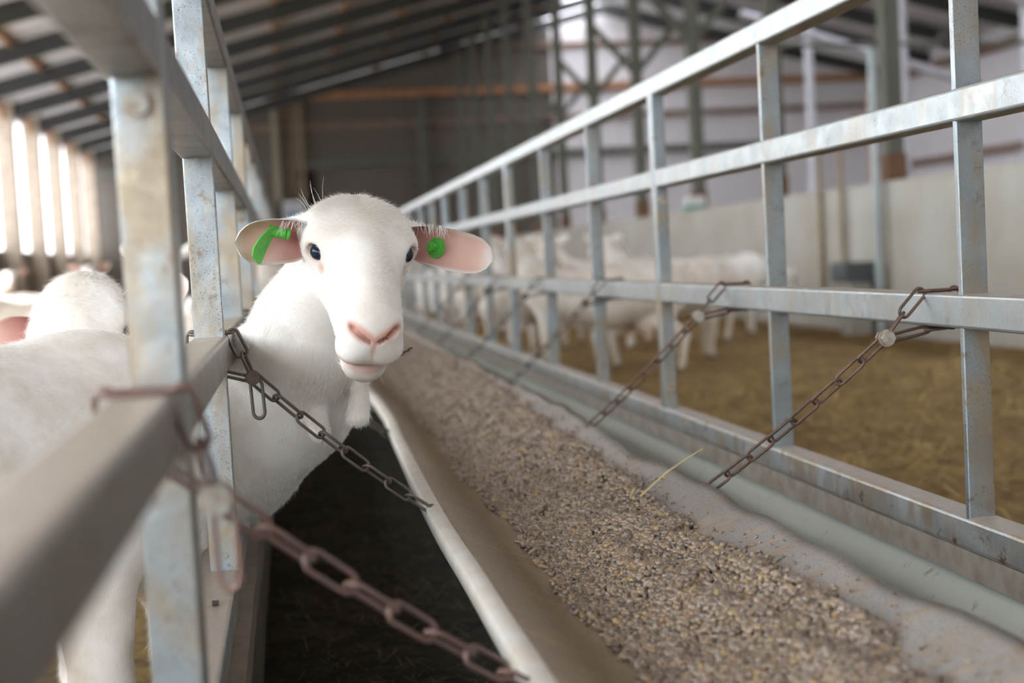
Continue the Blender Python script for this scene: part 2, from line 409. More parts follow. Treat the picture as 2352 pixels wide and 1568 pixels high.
lo = np.concatenate([fq.ravel(), quads.ravel(), capsf.ravel()]); sz_ = np.concatenate([np.full(len(fq), 4), np.full(len(quads), 4), np.full(len(capsf), K6)])
me.vertices.add(len(allV)); me.vertices.foreach_set('co', allV.ravel()); me.loops.add(len(lo)); me.loops.foreach_set('vertex_index', lo)
me.polygons.add(len(sz_)); me.polygons.foreach_set('loop_start', np.concatenate([[0], np.cumsum(sz_)[:-1]])); me.update(calc_edges=True); me.validate()
at = me.attributes.new('tint', 'FLOAT', 'POINT')
at.data.foreach_set('value', np.concatenate([np.full(base, 0.03), np.repeat(rng.random(n_p), 2*K6)]).astype(np.float32))  # feed bed tinted dark, painting shade into the gaps between pellets
def m_feed():
    m, nt, b = newmat('feed_pellet'); a = N(nt, 'ShaderNodeAttribute'); a.attribute_name = 'tint'; v = objvec(nt)
    c = ramp(nt, a.outputs['Fac'], [(0.0, (0.09, 0.068, 0.052)), (0.3, (0.22, 0.165, 0.125)), (0.6, (0.36, 0.265, 0.185)), (0.8, (0.42, 0.355, 0.31)), (0.96, (0.42, 0.26, 0.12)), (1.0, (0.55, 0.42, 0.16))])
    c = mix(nt, ramp(nt, noise(nt, 420, 3, 0.6, v), [(0.45, 0.0), (0.62, 0.6)]), c, (0.42, 0.35, 0.29))
    nt.links.new(c, b.inputs['Base Color']); b.inputs['Roughness'].default_value = 0.30; b.inputs['Specular IOR Level'].default_value = 0.9
    bump(nt, b, noise(nt, 900, 3, 0.6, v), 0.3, 0.0006); return m
me.materials.append(m_feed())
fo = bpy.data.objects.new('feed_pellets', me); COL.objects.link(fo)
tag(fo, 'brown pelleted feed lying loose along the trough', 'animal feed', kind='stuff')
M_straw = simple('straw', (0.62, 0.52, 0.28), 0.6, 0, 0.1, 40)
def stalk(pts, r, label):
    c = np.array(pts[0]); mb = MB(); mb.add(*tube_vf([np.array(p) - c for p in pts], r, 5)); o = mb.build('straw_stalk', M_straw); o.location = c; tag(o, label, 'straw'); return o
stalk([(0.52, 2.14, 0.4477), (0.5636, 2.14, 0.4819), (0.5997, 2.14, 0.5031), (0.6249, 2.14, 0.515)], [.0015, .0014, .0012, .0008], 'long bent straw stalk lying across the right lip of the trough')
stalk([(0.5164, 2.2, 0.43), (0.5243, 2.19, 0.4534)], [.0021, .0017], 'short pale straw stub sticking up out of the feed pellets')

mb = MB(); mb.add(*cyl_vf((-0.004, 0, 0), (0.004, 0.001, 0), 0.0036, 0.0034, 8)); o = mb.build('feed_pellet', simple('dark_pellet', (0.06, 0.055, 0.05), 0.6)); o.location = (-0.113, 1.78, Z_SILL + 0.0036); tag(o, 'single dark feed pellet lying on the left sill below the second post', 'feed pellet')
# ------------------------------------------------------------------ building shell
def struct(name, mb, mat, smooth=False):
    o = mb.build(name, mat, None, smooth); o['kind'] = 'structure'; return o
def m_ground(name, c1, c2, c3, sc=14, bs=0.8, bd=0.03):
    m, nt, b = newmat(name); v = objvec(nt)
    c = mix(nt, ramp(nt, noise(nt, sc*0.25, 6, 0.65, v, 0.3), [(0.35, 0.0), (0.65, 1.0)]), c1, c2)
    c = mix(nt, ramp(nt, noise(nt, sc, 8, 0.75, v, 0.8), [(0.48, 0.0), (0.62, 1.0)]), c, c3)
    nt.links.new(c, b.inputs['Base Color']); b.inputs['Roughness'].default_value = 0.9
    bump(nt, b, noise(nt, sc*2.2, 8, 0.75, v, 0.5), bs, bd); return m
M_strawbed = m_ground('straw_bedding', (0.36, 0.215, 0.055), (0.60, 0.40, 0.13), (0.20, 0.12, 0.038), 11, 1.0, 0.06)
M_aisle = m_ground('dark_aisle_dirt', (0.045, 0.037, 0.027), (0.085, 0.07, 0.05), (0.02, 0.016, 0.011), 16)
M_far_floor = m_ground('dark_bedding', (0.13, 0.09, 0.06), (0.20, 0.14, 0.09), (0.09, 0.06, 0.04), 8)
def ground(name, x0, x1, y0, y1, z, nx, ny, amp, mat, seed):
    r = np.random.default_rng(seed); X = np.linspace(x0, x1, nx); Y = np.linspace(y0, y1, ny); V = []
    ph = r.random((8, 3))*6.28; fr = r.random((8, 2))*4 + 0.8
    for y in Y:
        for x in X:
            V.append((x, y, z + amp*sum(math.sin(fr[k, 0]*x*2 + fr[k, 1]*y*2 + ph[k, 0]) for k in range(8))/8))
    F = [(j*nx + i, j*nx + i + 1, (j + 1)*nx + i + 1, (j + 1)*nx + i) for j in range(ny - 1) for i in range(nx - 1)]
    mb = MB(); mb.add(V, F); return struct(name, mb, mat, True)
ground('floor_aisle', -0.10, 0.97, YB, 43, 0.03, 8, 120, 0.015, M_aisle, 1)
ground('floor_left_pen', -5.5, -0.12, YB, 43, 0.0, 30, 120, 0.02, M_strawbed, 2)
ground('floor_right_pen', 0.99, 5.0, YB, 43, 0.0, 40, 160, 0.03, M_strawbed, 3)
mb = MB(); mb.add(*box_vf(5.0, 19.2, YB, 43.5, -0.1, 0.0)); struct('floor_far_side', mb, M_far_floor)
mb = MB(); mb.add(*box_vf(-60, 60, -50, 90, -0.3, -0.12)); struct('ground_outside', mb, simple('yard_gravel', (0.33, 0.32, 0.29), 0.9))
M_conc = simple('old_concrete', (0.30, 0.28, 0.25), 0.85, 0, 0.15, 5)
M_board = simple('dusty_brown_board', (0.26, 0.215, 0.17), 0.8, 0, 0.12, 30)
mb = MB(); mb.add(*box_vf(-0.150, -0.095, -3, 43, -0.1, Z_SILL - 0.085)); struct('trim_left_kerb', mb, M_conc)
mb = MB(); mb.add(*box_vf(-0.152, -0.074, -3, 43, Z_SILL - 0.0845, Z_SILL - 0.0445)); struct('trim_left_board', mb, M_board)
mb = MB(); mb.add(*box_vf(0.985, 1.03, -3, 43, -0.1, Z_SILL - 0.092)); struct('trim_right_kerb', mb, M_conc)
mb = MB(); mb.add(*box_vf(0.952, 0.999, -3, 43, Z_SILL - 0.0915, Z_SILL - 0.0505)); struct('trim_right_board', mb, simple('dusty_grey_board', (0.36, 0.33, 0.29), 0.7, 0.1, 0.14, 22, (0.25, 0.21, 0.17)))
# loose hay wisps on the aisle floor
mb = MB(); q = np.random.default_rng(5)
for i in range(2600):
    y = 1.2 + 4.5*q.random()**1.5; x = -0.06 + 0.75*q.random(); p = np.array([x, y, 0.048 + .012*q.random()]); a = q.random()*6.28; l = .015 + .05*q.random()
    d = np.array([math.cos(a), math.sin(a), .25*q.normal()])*l; e = np.array([-d[1], d[0], 0])/l*0.0011
    mb.add([p - e, p + e, p + d + e*.6, p + d - e*.6], [(0, 1, 2, 3)])
o = mb.build('hay_wisps', simple('old_hay', (0.30, 0.27, 0.16), 0.8, 0, .25, 9)); tag(o, 'loose old hay wisps scattered over the dark aisle floor', 'hay', kind='stuff')
mb = MB()
for i in range(7000):
    y = 1.5 + 6.9*q.random()**1.2; x = 1.05 + 3.6*q.random(); p = np.array([x, y, 0.035 + .05*q.random()]); a = q.random()*6.28; l = .05 + .13*q.random()
    d = np.array([math.cos(a), math.sin(a), .3*q.normal()])*l; e = np.array([-d[1], d[0], 0])/l*0.003
    mb.add([p - e, p + e, p + d + e*.6, p + d - e*.6], [(0, 1, 2, 3)])
o = mb.build('straw_litter', simple('golden_straw', (0.60, 0.41, 0.14), 0.7, 0, .3, 4)); tag(o, 'loose golden straw lying on the right pen floor', 'straw', kind='stuff')
# white pipe under the right sill
mb = MB(); mb.add(*cyl_vf((0.985, -2.5, 0.258), (0.985, 41.5, 0.258), 0.065, 0.065, 40))
m, nt, b = newmat('white_plastic_pipe'); v = objvec(nt, (1, 1, 0.3))
c = mix(nt, ramp(nt, noise(nt, 30, 6, 0.7, v), [(0.60, 0.0), (0.70, 0.7)]), (0.47, 0.51, 0.48), (0.2, 0.18, 0.11)); nt.links.new(c, b.inputs['Base Color']); b.inputs['Roughness'].default_value = 0.35
o = mb.build('water_pipe', m, None, True); tag(o, 'smooth white plastic pipe running low under the right fence sill', 'pipe')

Y1 = 43.5; XW = -5.5
def roofz(x): return 4.4 + 0.25*(x + 5.5) if x < 10 else 8.275 - 0.25*(x - 10)
M_clad_dim = simple('dim_side_cladding', (0.115, 0.098, 0.080), 0.6, 0, 0.04, 1.5)  # end wall cladding darkened, painting the dimmer left part into its colour
M_clad_lit = simple('lit_side_cladding', (0.72, 0.69, 0.70), 0.6, 0, 0.03, 1.5)  # same cladding paled, painting the brighter light near the ridge into it
M_wallconc = simple('pale_concrete', (0.43, 0.425, 0.395), 0.8, 0, 0.05, 1.2, (0.36, 0.335, 0.28))
M_steel_dk = simple('green_grey_steel', (0.13, 0.135, 0.11), 0.6, 0.2, 0.08, 3)
M_steel_lt = simple('pale_galvanised_tube', (0.62, 0.63, 0.68), 0.5, 0.2, 0.05, 3)
M_wood_or = simple('orange_timber', (0.42, 0.21, 0.10), 0.8, 0, 0.15, 6)
M_wood_br = simple('brown_timber', (0.26, 0.18, 0.13), 0.8, 0, 0.15, 6)
M_tan = simple('tan_timber', (0.46, 0.385, 0.30), 0.8, 0, 0.12, 4)
M_dkroof = simple('dark_rafter_steel', (0.055, 0.06, 0.058), 0.6, 0.1, 0.08, 2)
M_roof = simple('roof_sheet', (0.74, 0.73, 0.72), 0.6, 0.1, 0.05, 2)
def m_transl(name, c, t=0.75):
    m, nt, b = newmat(name); out = nt.nodes['Material Output']
    tr = N(nt, 'ShaderNodeBsdfTranslucent'); tr.inputs[0].default_value = (*c, 1); df = N(nt, 'ShaderNodeBsdfDiffuse'); df.inputs[0].default_value = (*c, 1)
    mx = N(nt, 'ShaderNodeMixShader'); mx.inputs[0].default_value = t; nt.links.new(df.outputs[0], mx.inputs[1]); nt.links.new(tr.outputs[0], mx.inputs[2]); nt.links.new(mx.outputs[0], out.inputs[0]); return m
M_curtain = m_transl('translucent_curtain', (0.95, 0.95, 0.98))
M_skylight = m_transl('translucent_roof_sheet', (0.9, 0.9, 0.93), 0.85)
# left wall
mb = MB(); mb.add(*box_vf(XW - 0.15, XW, YB, Y1, -0.1, 1.5)); struct('wall_left', mb, M_conc)
mb = MB(); mb.add(*box_vf(XW - 0.04, XW - 0.03, 22.0, Y1, 1.5, 4.3)); struct('wall_left_curtain', mb, M_curtain)
mb = MB(); mb.add(*bar_vf((XW + 0.02, YB, 4.4), (XW + 0.02, Y1, 4.4), 0.12, 0.2)); struct('trim_left_eave', mb, M_wood_br)
BAY = 2.98
cols_y = [5.9 + BAY*k for k in range(13)]
cols_y = [y for y in cols_y if y < Y1 - 0.3]
c0 = None
for i, y in enumerate([c - 0.35 + 0.0 for c in ([cols_y[0] - BAY] + cols_y)]):
    if c0 is None:
        mb = MB(); mb.add(*bar_vf((0, 0, -0.05), (0, 0, 4.35), 0.36, 0.22, 0.01, 2, (0, 1, 0))); c0 = mb.build('wall_post', M_tan); o = c0
        m2 = MB(); m2.add(*bar_vf((0.02, -0.09, 4.05), (0.02, -0.09, 4.42), 0.30, 0.05, 0.01)); br = m2.build('timber_block', M_wood_or, o)
    else:
        o = c0.copy(); COL.objects.link(o); q = br.copy(); COL.objects.link(q); q.parent = o
    o.location = (XW + 0.19, y, 0); tag(o, 'tan timber wall post standing before the bright left wall curtain', 'post', 'posts along the bright left wall')
# unseen gable added behind the camera to block sky; left gap admits light
mb = MB()
GV = [(0.3, YB, -.1), (19.0, YB, -.1), (19.0, YB, roofz(19) + .05), (10.0, YB, roofz(10) + .05), (0.3, YB, roofz(0.3) + .05)]; GV += [(x, y - .1, z) for x, y, z in GV]
mb.add(GV, [(4, 3, 2, 1, 0), (5, 6, 7, 8, 9), (0, 1, 6, 5), (1, 2, 7, 6), (2, 3, 8, 7), (3, 4, 9, 8), (4, 0, 5, 9)]); struct('wall_near_light_block', mb, simple('light_block_cladding', (0.30, 0.28, 0.26), 0.7))
# end wall
def zband(nm, x0, x1, z0, z1, mat, ynudge=0.0):
    mb = MB(); mb.add(*box_vf(x0, x1, Y1 + ynudge, Y1 + 0.1 + ynudge, z0, z1)); return struct(nm, mb, mat)
mb = MB()
V = [(XW, Y1, 0), (10, Y1, 0), (10, Y1, roofz(10)), (XW, Y1, roofz(XW)), (XW, Y1 + .1, 0), (10, Y1 + .1, 0), (10, Y1 + .1, roofz(10)), (XW, Y1 + .1, roofz(XW))]
BF = [(0, 1, 2, 3), (7, 6, 5, 4), (0, 4, 5, 1), (1, 5, 6, 2), (2, 6, 7, 3), (3, 7, 4, 0)]
V1 = [(x if x < 10 else 8.4, y, z if not (x == 10 and z > 1) else roofz(8.4)) for x, y, z in V]
mb.add(V1, BF); struct('wall_end', mb, M_clad_dim)
mb = MB(); V2 = [(8.4, Y1, 0), (10, Y1, 0), (10, Y1, roofz(10)), (8.4, Y1, roofz(8.4))]; V2 += [(x, y + .1, z) for x, y, z in V2]; mb.add(V2, BF)
V3 = [(10, Y1, 0), (19, Y1, 0), (19, Y1, roofz(19)), (10, Y1, roofz(10))]; V3 += [(x, y + .1, z) for x, y, z in V3]; mb.add(V3, BF)
struct('wall_end_lit', mb, M_clad_lit)
def rail_end(name, z, x0, x1, mat, h=0.16, lab=None):
    mb = MB(); mb.add(*bar_vf((x0, Y1 - 0.09, z), (x1, Y1 - 0.09, z), 0.12, h, 0.01, 2)); o = mb.build(name, mat); tag(o, lab, 'beam', 'beams across the end wall'); return o
rail_end('wall_beam', 5.95, -0.3, 18.9, M_wood_or, 0.22, 'long orange timber beam across the end wall, the brightest one')
rail_end('wall_beam', 5.05, XW, 18.9, M_wood_br, 0.16, 'brown beam across the end wall just under the orange one')
rail_end('wall_beam', 3.95, XW, 18.9, M_steel_dk, 0.22, 'dark steel beam across the end wall, lowest of the beams')
rail_end('wall_beam', 7.25, 5.0, 14.5, M_wood_br, 0.16, 'brown beam high in the end gable, topmost of the beams')
for x, w, lb in ((4.3, 0.35, 'dark upright column on the end wall right of the dark doorway'), (-0.1, 0.4, 'pale grey-green upright on the end wall left of the doorway, above the sign')):
    mb = MB(); mb.add(*bar_vf((0, 0, 0), (0, 0, 5.8), w, 0.2, 0.01)); o = mb.build('end_column', M_steel_dk if x > 1 else simple('khaki_steel', (0.30, 0.27, 0.19), 0.7)); o.location = (x, Y1 - 0.3, 0); tag(o, lb, 'column')
mb = MB(); mb.add(*box_vf(0.55, 1.0, Y1 - 0.05, Y1 - 0.01, 0, 3.7)); struct('doorway_dark_1', mb, simple('doorway_shade', (0.015, 0.014, 0.013), 0.9))  # black slab painted as the shade inside the doorway gap
sg = empty('wall_sign', (0.28, Y1 - 0.5, 2.1), 'blurred white sign with a blue square on the far end wall', 'sign')
mb = MB(); mb.add(*box_vf(-0.42, 0.38, 0, 0.03, -0.35, 0.75)); mb.build('board', simple('white_board', (0.55, 0.57, 0.60), 0.5), sg)
mb = MB(); mb.add(*box_vf(-0.15, 0.27, -0.012, 0.0, 0.0, 0.38)); mb.build('blue_square', simple('blue_paint', (0.06, 0.16, 0.42), 0.5), sg)
mb = MB()
for x in (-0.05, 0.2, 0.42): mb.add(*cyl_vf((x, 0, 0), (x, 0, 3.0), 0.07, 0.07, 12))
o = mb.build('pipe_bundle', simple('tan_pipe', (0.33, 0.26, 0.17), 0.7)); o.location = (0.25, Y1 - 0.22, 2.9); tag(o, 'bundle of tan upright pipes above the blue sign on the end wall', 'pipes')
# roof
def roof_piece(name, x0, x1, y0, y1, mat, dz=0.0, th=0.05):
    mb = MB(); V = [(x0, y0, roofz(x0) + dz), (x1, y0, roofz(x1) + dz), (x1, y1, roofz(x1) + dz), (x0, y1, roofz(x0) + dz)]; V += [(x, y, z + th) for x, y, z in V]
    mb.add(V, [(3, 2, 1, 0), (4, 5, 6, 7), (0, 1, 5, 4), (1, 2, 6, 5), (2, 3, 7, 6), (3, 0, 4, 7)]); return struct(name, mb, mat)
roof_piece('ceiling_left', XW - 0.4, 8.2, YB, Y1 + 0.2, M_roof, 0.18)
roof_piece('ceiling_ridge_light', 8.2, 9.999, YB, Y1 + 0.2, M_skylight, 0.18)
roof_piece('ceiling_right', 10.001, 19.4, YB, Y1 + 0.2, M_roof, 0.18)
r0 = None
raf_y = [1.0 + BAY*k for k in range(15)]
raf_y = [y for y in raf_y if y < Y1]
for y in raf_y:
    if r0 is None:
        mb = MB(); L = 15.5
        for (w, h, dz) in ((0.15, 0.025, -0.165), (0.15, 0.025, 0.12), (0.025, 0.29, -0.02)):
            mb.add(*bar_vf((0, 0, 0.0 + dz), (L, 0, 0.25*L + dz), w, h, 0.002, 1))
        mb.add(*bar_vf((L, 0, 0.25*L - 0.04), (L + 9, 0, 0.25*L - 2.25 - 0.04), 0.17, 0.36, 0.002, 1))
        r0 = mb.build('rafter', M_dkroof); o = r0
    else: o = r0.copy(); COL.objects.link(o)
    o.location = (XW, y, 4.36); tag(o, 'dark steel rafter sloping up across the barn roof', 'rafter', 'rafters under the roof')
p0 = None
for k in range(9):
    x = -4.3 + k*1.45 + (0.0 if k < 4 else 0.05)
    mb = MB(); 
    if p0 is None: mb.add(*bar_vf((0, -1.2, 0), (0, Y1 - 0.1, 0), 0.07, 0.10, 0.004, 1)); p0 = mb.build('purlin', M_wood_or); o = p0
    else: o = p0.copy(); COL.objects.link(o)
    o.location = (x, 0, roofz(x) + 0.10); tag(o, 'orange timber purlin running lengthwise above the rafters', 'purlin', 'purlins under the roof sheets')
# inner right wall, columns, tubes
mb = MB(); mb.add(*box_vf(5.0, 5.16, YB, Y1, -0.1, 1.29)); struct('wall_right_low', mb, M_wallconc)
c0 = None
for y in [-0.55 + BAY*k for k in range(-0, 15)]:
    y = 11.9 + (round((y - 11.9)/BAY))*BAY
    if y > Y1 - 0.3 or y < -2: continue
    if c0 is None:
        mb = MB(); mb.add(*bar_vf((0, 0, -0.1), (0, 0, 6.9), 0.16, 0.15, 0.004, 1)); c0 = mb.build('barn_column', M_steel_dk); o = c0
        m2 = MB(); m2.add(*box_vf(-0.09, 0.09, -0.09, 0.09, 1.27, 1.55)); br = m2.build('base_plate', simple('rust', (0.17, 0.09, 0.05), 0.8), o); m2 = MB(); m2.add(*bar_vf((0.05, 0, 3.5), (0.62, 0, 4.15), 0.07, 0.09)); m2.add(*bar_vf((-0.05, 0, 3.5), (-0.62, 0, 4.15), 0.07, 0.09)); kb = m2.build('knee_brace', M_steel_dk, o)
    else:
        o = c0.copy(); COL.objects.link(o); q = br.copy(); COL.objects.link(q); q.parent = o; q = kb.copy(); COL.objects.link(q); q.parent = o
    o.location = (5.32, y, 0); tag(o, 'dark green-grey steel roof column behind the low concrete wall', 'column', 'roof columns behind the low concrete wall')
for i, (x, y, r, lb) in enumerate(((10.2, 26.5, 0.09, 'pale steel tube upright, leftmost pale one behind the concrete wall'), (10.6, 23.2, 0.10, 'pale steel tube upright left of the dark round pulley'),
                               (12.6, 22.6, 0.12, 'pale steel tube upright just left of the closest right fence post'), (13.8, 22.6, 0.12, 'pale steel tube upright right of the closest right fence post'))):
    mb = MB(); mb.add(*cyl_vf((0, 0, 0), (0, 0, roofz(x) - 0.1), r, r, 12)); o = mb.build('tube_upright', M_steel_lt); o.location = (x, y, 0); tag(o, lb, 'tube')
for i, (a, b_, r, lb) in enumerate((((9.2, 22.5, 5.6), (16.5, 22.5, 3.5), 0.09, 'pale diagonal brace tube, upper one at the top right'), ((8.2, 24.5, 4.9), (15.5, 24.5, 2.6), 0.08, 'pale diagonal brace tube, lower one at right'),
                                ((5.4, 20.8, 5.4), (8.6, 20.8, 4.3), 0.06, 'thin dark diagonal tie above the concrete wall'), ((5.4, 17.9, 4.2), (8.9, 17.9, 5.9), 0.07, 'dark brace rising right from a roof column'))):
    a = np.array(a); b_ = np.array(b_); mb = MB(); mb.add(*cyl_vf((0, 0, 0), b_ - a, r, r, 10)); o = mb.build('roof_brace', M_steel_lt if i < 2 else M_steel_dk); o.location = a; tag(o, lb, 'brace')
# right outer wall with open strip
mb = MB(); mb.add(*box_vf(19.0, 19.15, YB, Y1, -0.1, 6.18)); struct('wall_right', mb, M_clad_lit)
mb = MB(); mb.add(*bar_vf((18.9, YB, 5.7), (18.9, Y1, 5.7), 0.14, 0.25)); struct('trim_right_eave', mb, M_wood_br)
# far side timber rails beyond the concrete wall
for i, (x, z, lb) in enumerate(((18.85, 3.0, 'weathered rail along the far right wall, lower one'), (18.85, 4.4, 'weathered rail along the far right wall, upper one'))):
    mb = MB(); mb.add(*bar_vf((0, 0, 0), (0, 40, 0), 0.1, 0.18)); o = mb.build('side_rail', M_wood_br); o.location = (x, 2, z); tag(o, lb, 'rail')
# pulley, reel frame, box
pr = empty('pulley', (7.75, 15.7, 3.07), 'dark round pulley hanging on a thin pipe above the concrete wall', 'pulley')
mb = MB(); mb.add(*cyl_vf((0, -0.04, 0), (0, 0.04, 0), 0.11, 0.11, 20)); mb.build('wheel', simple('black_iron', (0.05, 0.05, 0.045), 0.6), pr)
mb = MB(); mb.add(*cyl_vf((-2.2, 0, 0.0), (2.4, 0, -0.08), 0.025, 0.025, 8)); mb.build('axle', M_steel_dk, pr)
wr = empty('winch_wheel', (7.1, 16.4, 2.15), 'reddish rusty winch wheel with a crossed frame behind the concrete wall', 'winch')
mb = MB(); mb.add(*bar_vf((-0.28, 0, -0.1), (0.28, 0, 0.16), 0.05, 0.09)); mb.add(*bar_vf((-0.28, 0, 0.12), (0.28, 0, 0.1), 0.05, 0.08)); mb.build('arm', simple('red_rust', (0.50, 0.26, 0.20), 0.8), wr)
mb = MB(); mb.add(*bar_vf((0, 0.05, -2.15), (0, 0.05, 0.42), 0.09, 0.09)); mb.build('stand', simple('rust_post', (0.40, 0.27, 0.20), 0.8), wr)
gb = empty('storage_tub', (5.08, 17.3, 1.29), 'small white tub with a green base standing on the concrete wall', 'tub')
mb = MB(); mb.add(*box_vf(-0.12, 0.14, -0.1, 0.1, 0.0, 0.06)); mb.build('base', simple('sea_green', (0.12, 0.33, 0.27), 0.6), gb)
mb = MB(); mb.add(*box_vf(-0.10, 0.12, -0.09, 0.09, 0.06, 0.17)); mb.build('body', simple('white_plastic', (0.75, 0.76, 0.74), 0.5), gb)
o = None
mb = MB(); mb.add(*cyl_vf((0, 0, 0), (0, 0, 2.4), 0.038, 0.038, 12)); o = mb.build('drain_pipe', M_steel_lt.copy() if False else simple('grey_pipe', (0.36, 0.41, 0.42), 0.5, 0.2)); o.location = (4.92, 11.35, 0.0); tag(o, 'grey upright pipe running down the front of the pale concrete wall', 'pipe')
for i, (x, y, h, lb) in enumerate(((4.95, 12.2, 1.45, 'thin brown-stained pipe on the concrete wall, left of the grey pipe'), (4.96, 12.75, 1.5, 'second brown-stained pipe on the concrete wall, farther left'))):
    mb = MB(); mb.add(*cyl_vf((0, 0, 0), (0, 0, h), 0.025, 0.025, 8)); o = mb.build('stained_pipe', simple('stained_steel', (0.30, 0.24, 0.16), 0.8)); o.location = (x, y, 0.3); tag(o, lb, 'pipe')
tb = empty('water_bowl', (4.75, 11.7, 0.42), 'dark grey drinking trough box on the concrete wall beside the grey pipe', 'drinker')
mb = MB(); mb.add(*bar_vf((0.08, -0.17, 0.12), (0.08, 0.17, 0.12), 0.28, 0.17, 0.03, 3)); mb.build('box', simple('dark_grey_plastic', (0.10, 0.11, 0.12), 0.6), tb)
mb = MB(); mb.add(*box_vf(0.0, 0.18, -0.12, 0.12, -0.42, 0.036)); mb.build('pedestal', M_wallconc, tb)

# pose, x, y, heading in degrees, label
HERD_R = [
 ('look', 2.05, 9.2, 172, 'white goat standing broadside nearest in the right pen, its pink udder showing', 1.0),
 ('alert', 1.70, 10.3, 60, 'bright white goat walking away left of the broadside goat with the udder'),
 ('low', 2.65, 9.9, 15, 'goat standing in shade right behind the bolted square fence post'),
 ('look', 3.15, 11.6, 190, 'white goat facing the camera beyond the second support chain'),
 ('look', 2.35, 12.2, 250, 'goat with raised head looking out above the backs in the middle of the right herd'),
 ('low', 3.75, 12.3, 8, 'white goat with lowered head, its long white back beside the dark water box'),
 ('alert', 1.55, 12.8, 100, 'white goat seen from behind in the gap under the tagged goat\'s ear'),
 ('low', 1.55, 15.0, 95, 'white goat rump farther along the fence, second pale gap below the ear'),
 ('alert', 1.5, 17.4, 80, 'white goat rump farthest along the fence beside the trough end'),
 ('look', 2.6, 14.5, 200, 'goat standing behind the others against the pale concrete wall, left part'),
 ('look', 3.9, 15.8, 240, 'goat standing behind the others against the pale concrete wall, right part'),
 ('alert', 3.9, 17.5, 170, 'small distant goat near the concrete wall above the middle fence posts'),
 ('look', 2.2, 19.0, 260, 'distant goat facing the camera, farthest back in the right pen'),
]
HERD_L = [
 ('look', -3.25, 14.5, 8, 'small blurred goat facing the camera with both ears out, at the left edge', 1.0),
 ('low', -2.75, 10.2, 10, 'white goat back forming a pale band below the blurred face at the left edge', 1.05),
 ('look', -2.25, 13.0, -8, 'white goat with an upright ear just left of the near fence post'),
 ('alert', -1.15, 7.6, 170, 'white goat between the near fence post and the second fence post'),
 ('alert', -.45, 6.0, 100, 'white goat seen between the first and second left posts, turned away'),
 ('alert', -.60, 4.7, 4, 'goat putting its head through the fence beyond the tagged goat, pink ear showing', .94),
]

# ------------------------------------------------------------------ goats
def rotm(af, up=(0, 0, 1), roll=0.0):
    """columns: side (viewer's right), forward (nose), up of a head facing along af"""
    f = np.array(af, float); f /= np.linalg.norm(f)
    s = np.cross(np.array(up, float), f); s /= np.linalg.norm(s)       # for af=-Y this is +X
    u = np.cross(f, s)
    c, n = math.cos(roll), math.sin(roll)
    return np.stack([c*s - n*u, f, c*u + n*s], 1)
class SDF:
    def __init__(s): s.p = []
    def cap(s, a, b, ra, rb, k=0.02, sub=False): s.p.append(('c', np.array(a, float), np.array(b, float), ra, rb, k, sub)); return s
    def ell(s, c, r, R=None, k=0.02, sub=False): s.p.append(('e', np.array(c, float), np.array(r, float), np.eye(3) if R is None else np.array(R), k, sub)); return s
    @staticmethod
    def d1(p, P):
        if p[0] == 'c':
            a, b, ra, rb = p[1:5]; ab = b - a; q = P - a; h = np.clip((q@ab)/max(ab@ab, 1e-12), 0, 1)
            return np.linalg.norm(q - h[..., None]*ab, axis=-1) - (ra + (rb - ra)*h)
        c, r, R = p[1:4]; q = (P - c)@R; k0 = np.linalg.norm(q/r, axis=-1); k1 = np.linalg.norm(q/(r*r), axis=-1)
        return k0*(k0 - 1)/np.maximum(k1, 1e-9)
    @staticmethod
    def comb(D, d, k, sub):
        if not sub:
            h = np.clip(0.5 + 0.5*(D - d)/k, 0, 1); return D*(1 - h) + d*h - k*h*(1 - h)
        d = -d; h = np.clip(0.5 - 0.5*(D - d)/k, 0, 1); return D*(1 - h) + d*h + k*h*(1 - h)
    def bbox(s, p):
        m = p[-2] + 0.05
        if p[0] == 'c':
            lo = np.minimum(p[1] - p[3], p[2] - p[4]); hi = np.maximum(p[1] + p[3], p[2] + p[4])
        else:
            e = np.sqrt(((p[3]*p[2][None, :])**2).sum(1)); lo, hi = p[1] - e, p[1] + e
        return lo - m, hi + m
    def grid(s, h):
        B = [s.bbox(p) for p in s.p if not p[-1]]; lo = np.min([b[0] for b in B], 0); hi = np.max([b[1] for b in B], 0)
        n = np.ceil((hi - lo)/h).astype(int) + 1; D = np.full(n, 1.0, np.float32)
        axs = [lo[i] + h*np.arange(n[i]) for i in range(3)]
        for p in s.p:
            l, g = s.bbox(p); i0 = np.clip(np.floor((l - lo)/h).astype(int), 0, n - 1); i1 = np.clip(np.ceil((g - lo)/h).astype(int) + 1, 1, n)
            if (i1 <= i0).any(): continue
            P = np.stack(np.meshgrid(*[axs[i][i0[i]:i1[i]] for i in range(3)], indexing='ij'), -1)
            sl = tuple(slice(i0[i], i1[i]) for i in range(3))
            D[sl] = s.comb(D[sl], s.d1(p, P), p[-2], p[-1])
        return D, lo, h
    def at(s, P):
        D = np.full(len(P), 1.0)
        for p in s.p:
            l, g = s.bbox(p); m = ((P > l) & (P < g)).all(1)
            if m.any(): D[m] = s.comb(D[m], s.d1(p, P[m]), p[-2], p[-1])
        return D
    def grad(s, P, e=0.0015):
        G = np.stack([s.at(P + e*np.eye(3)[i]) - s.at(P - e*np.eye(3)[i]) for i in range(3)], 1)
        return G/(np.linalg.norm(G, axis=1)[:, None] + 1e-9)
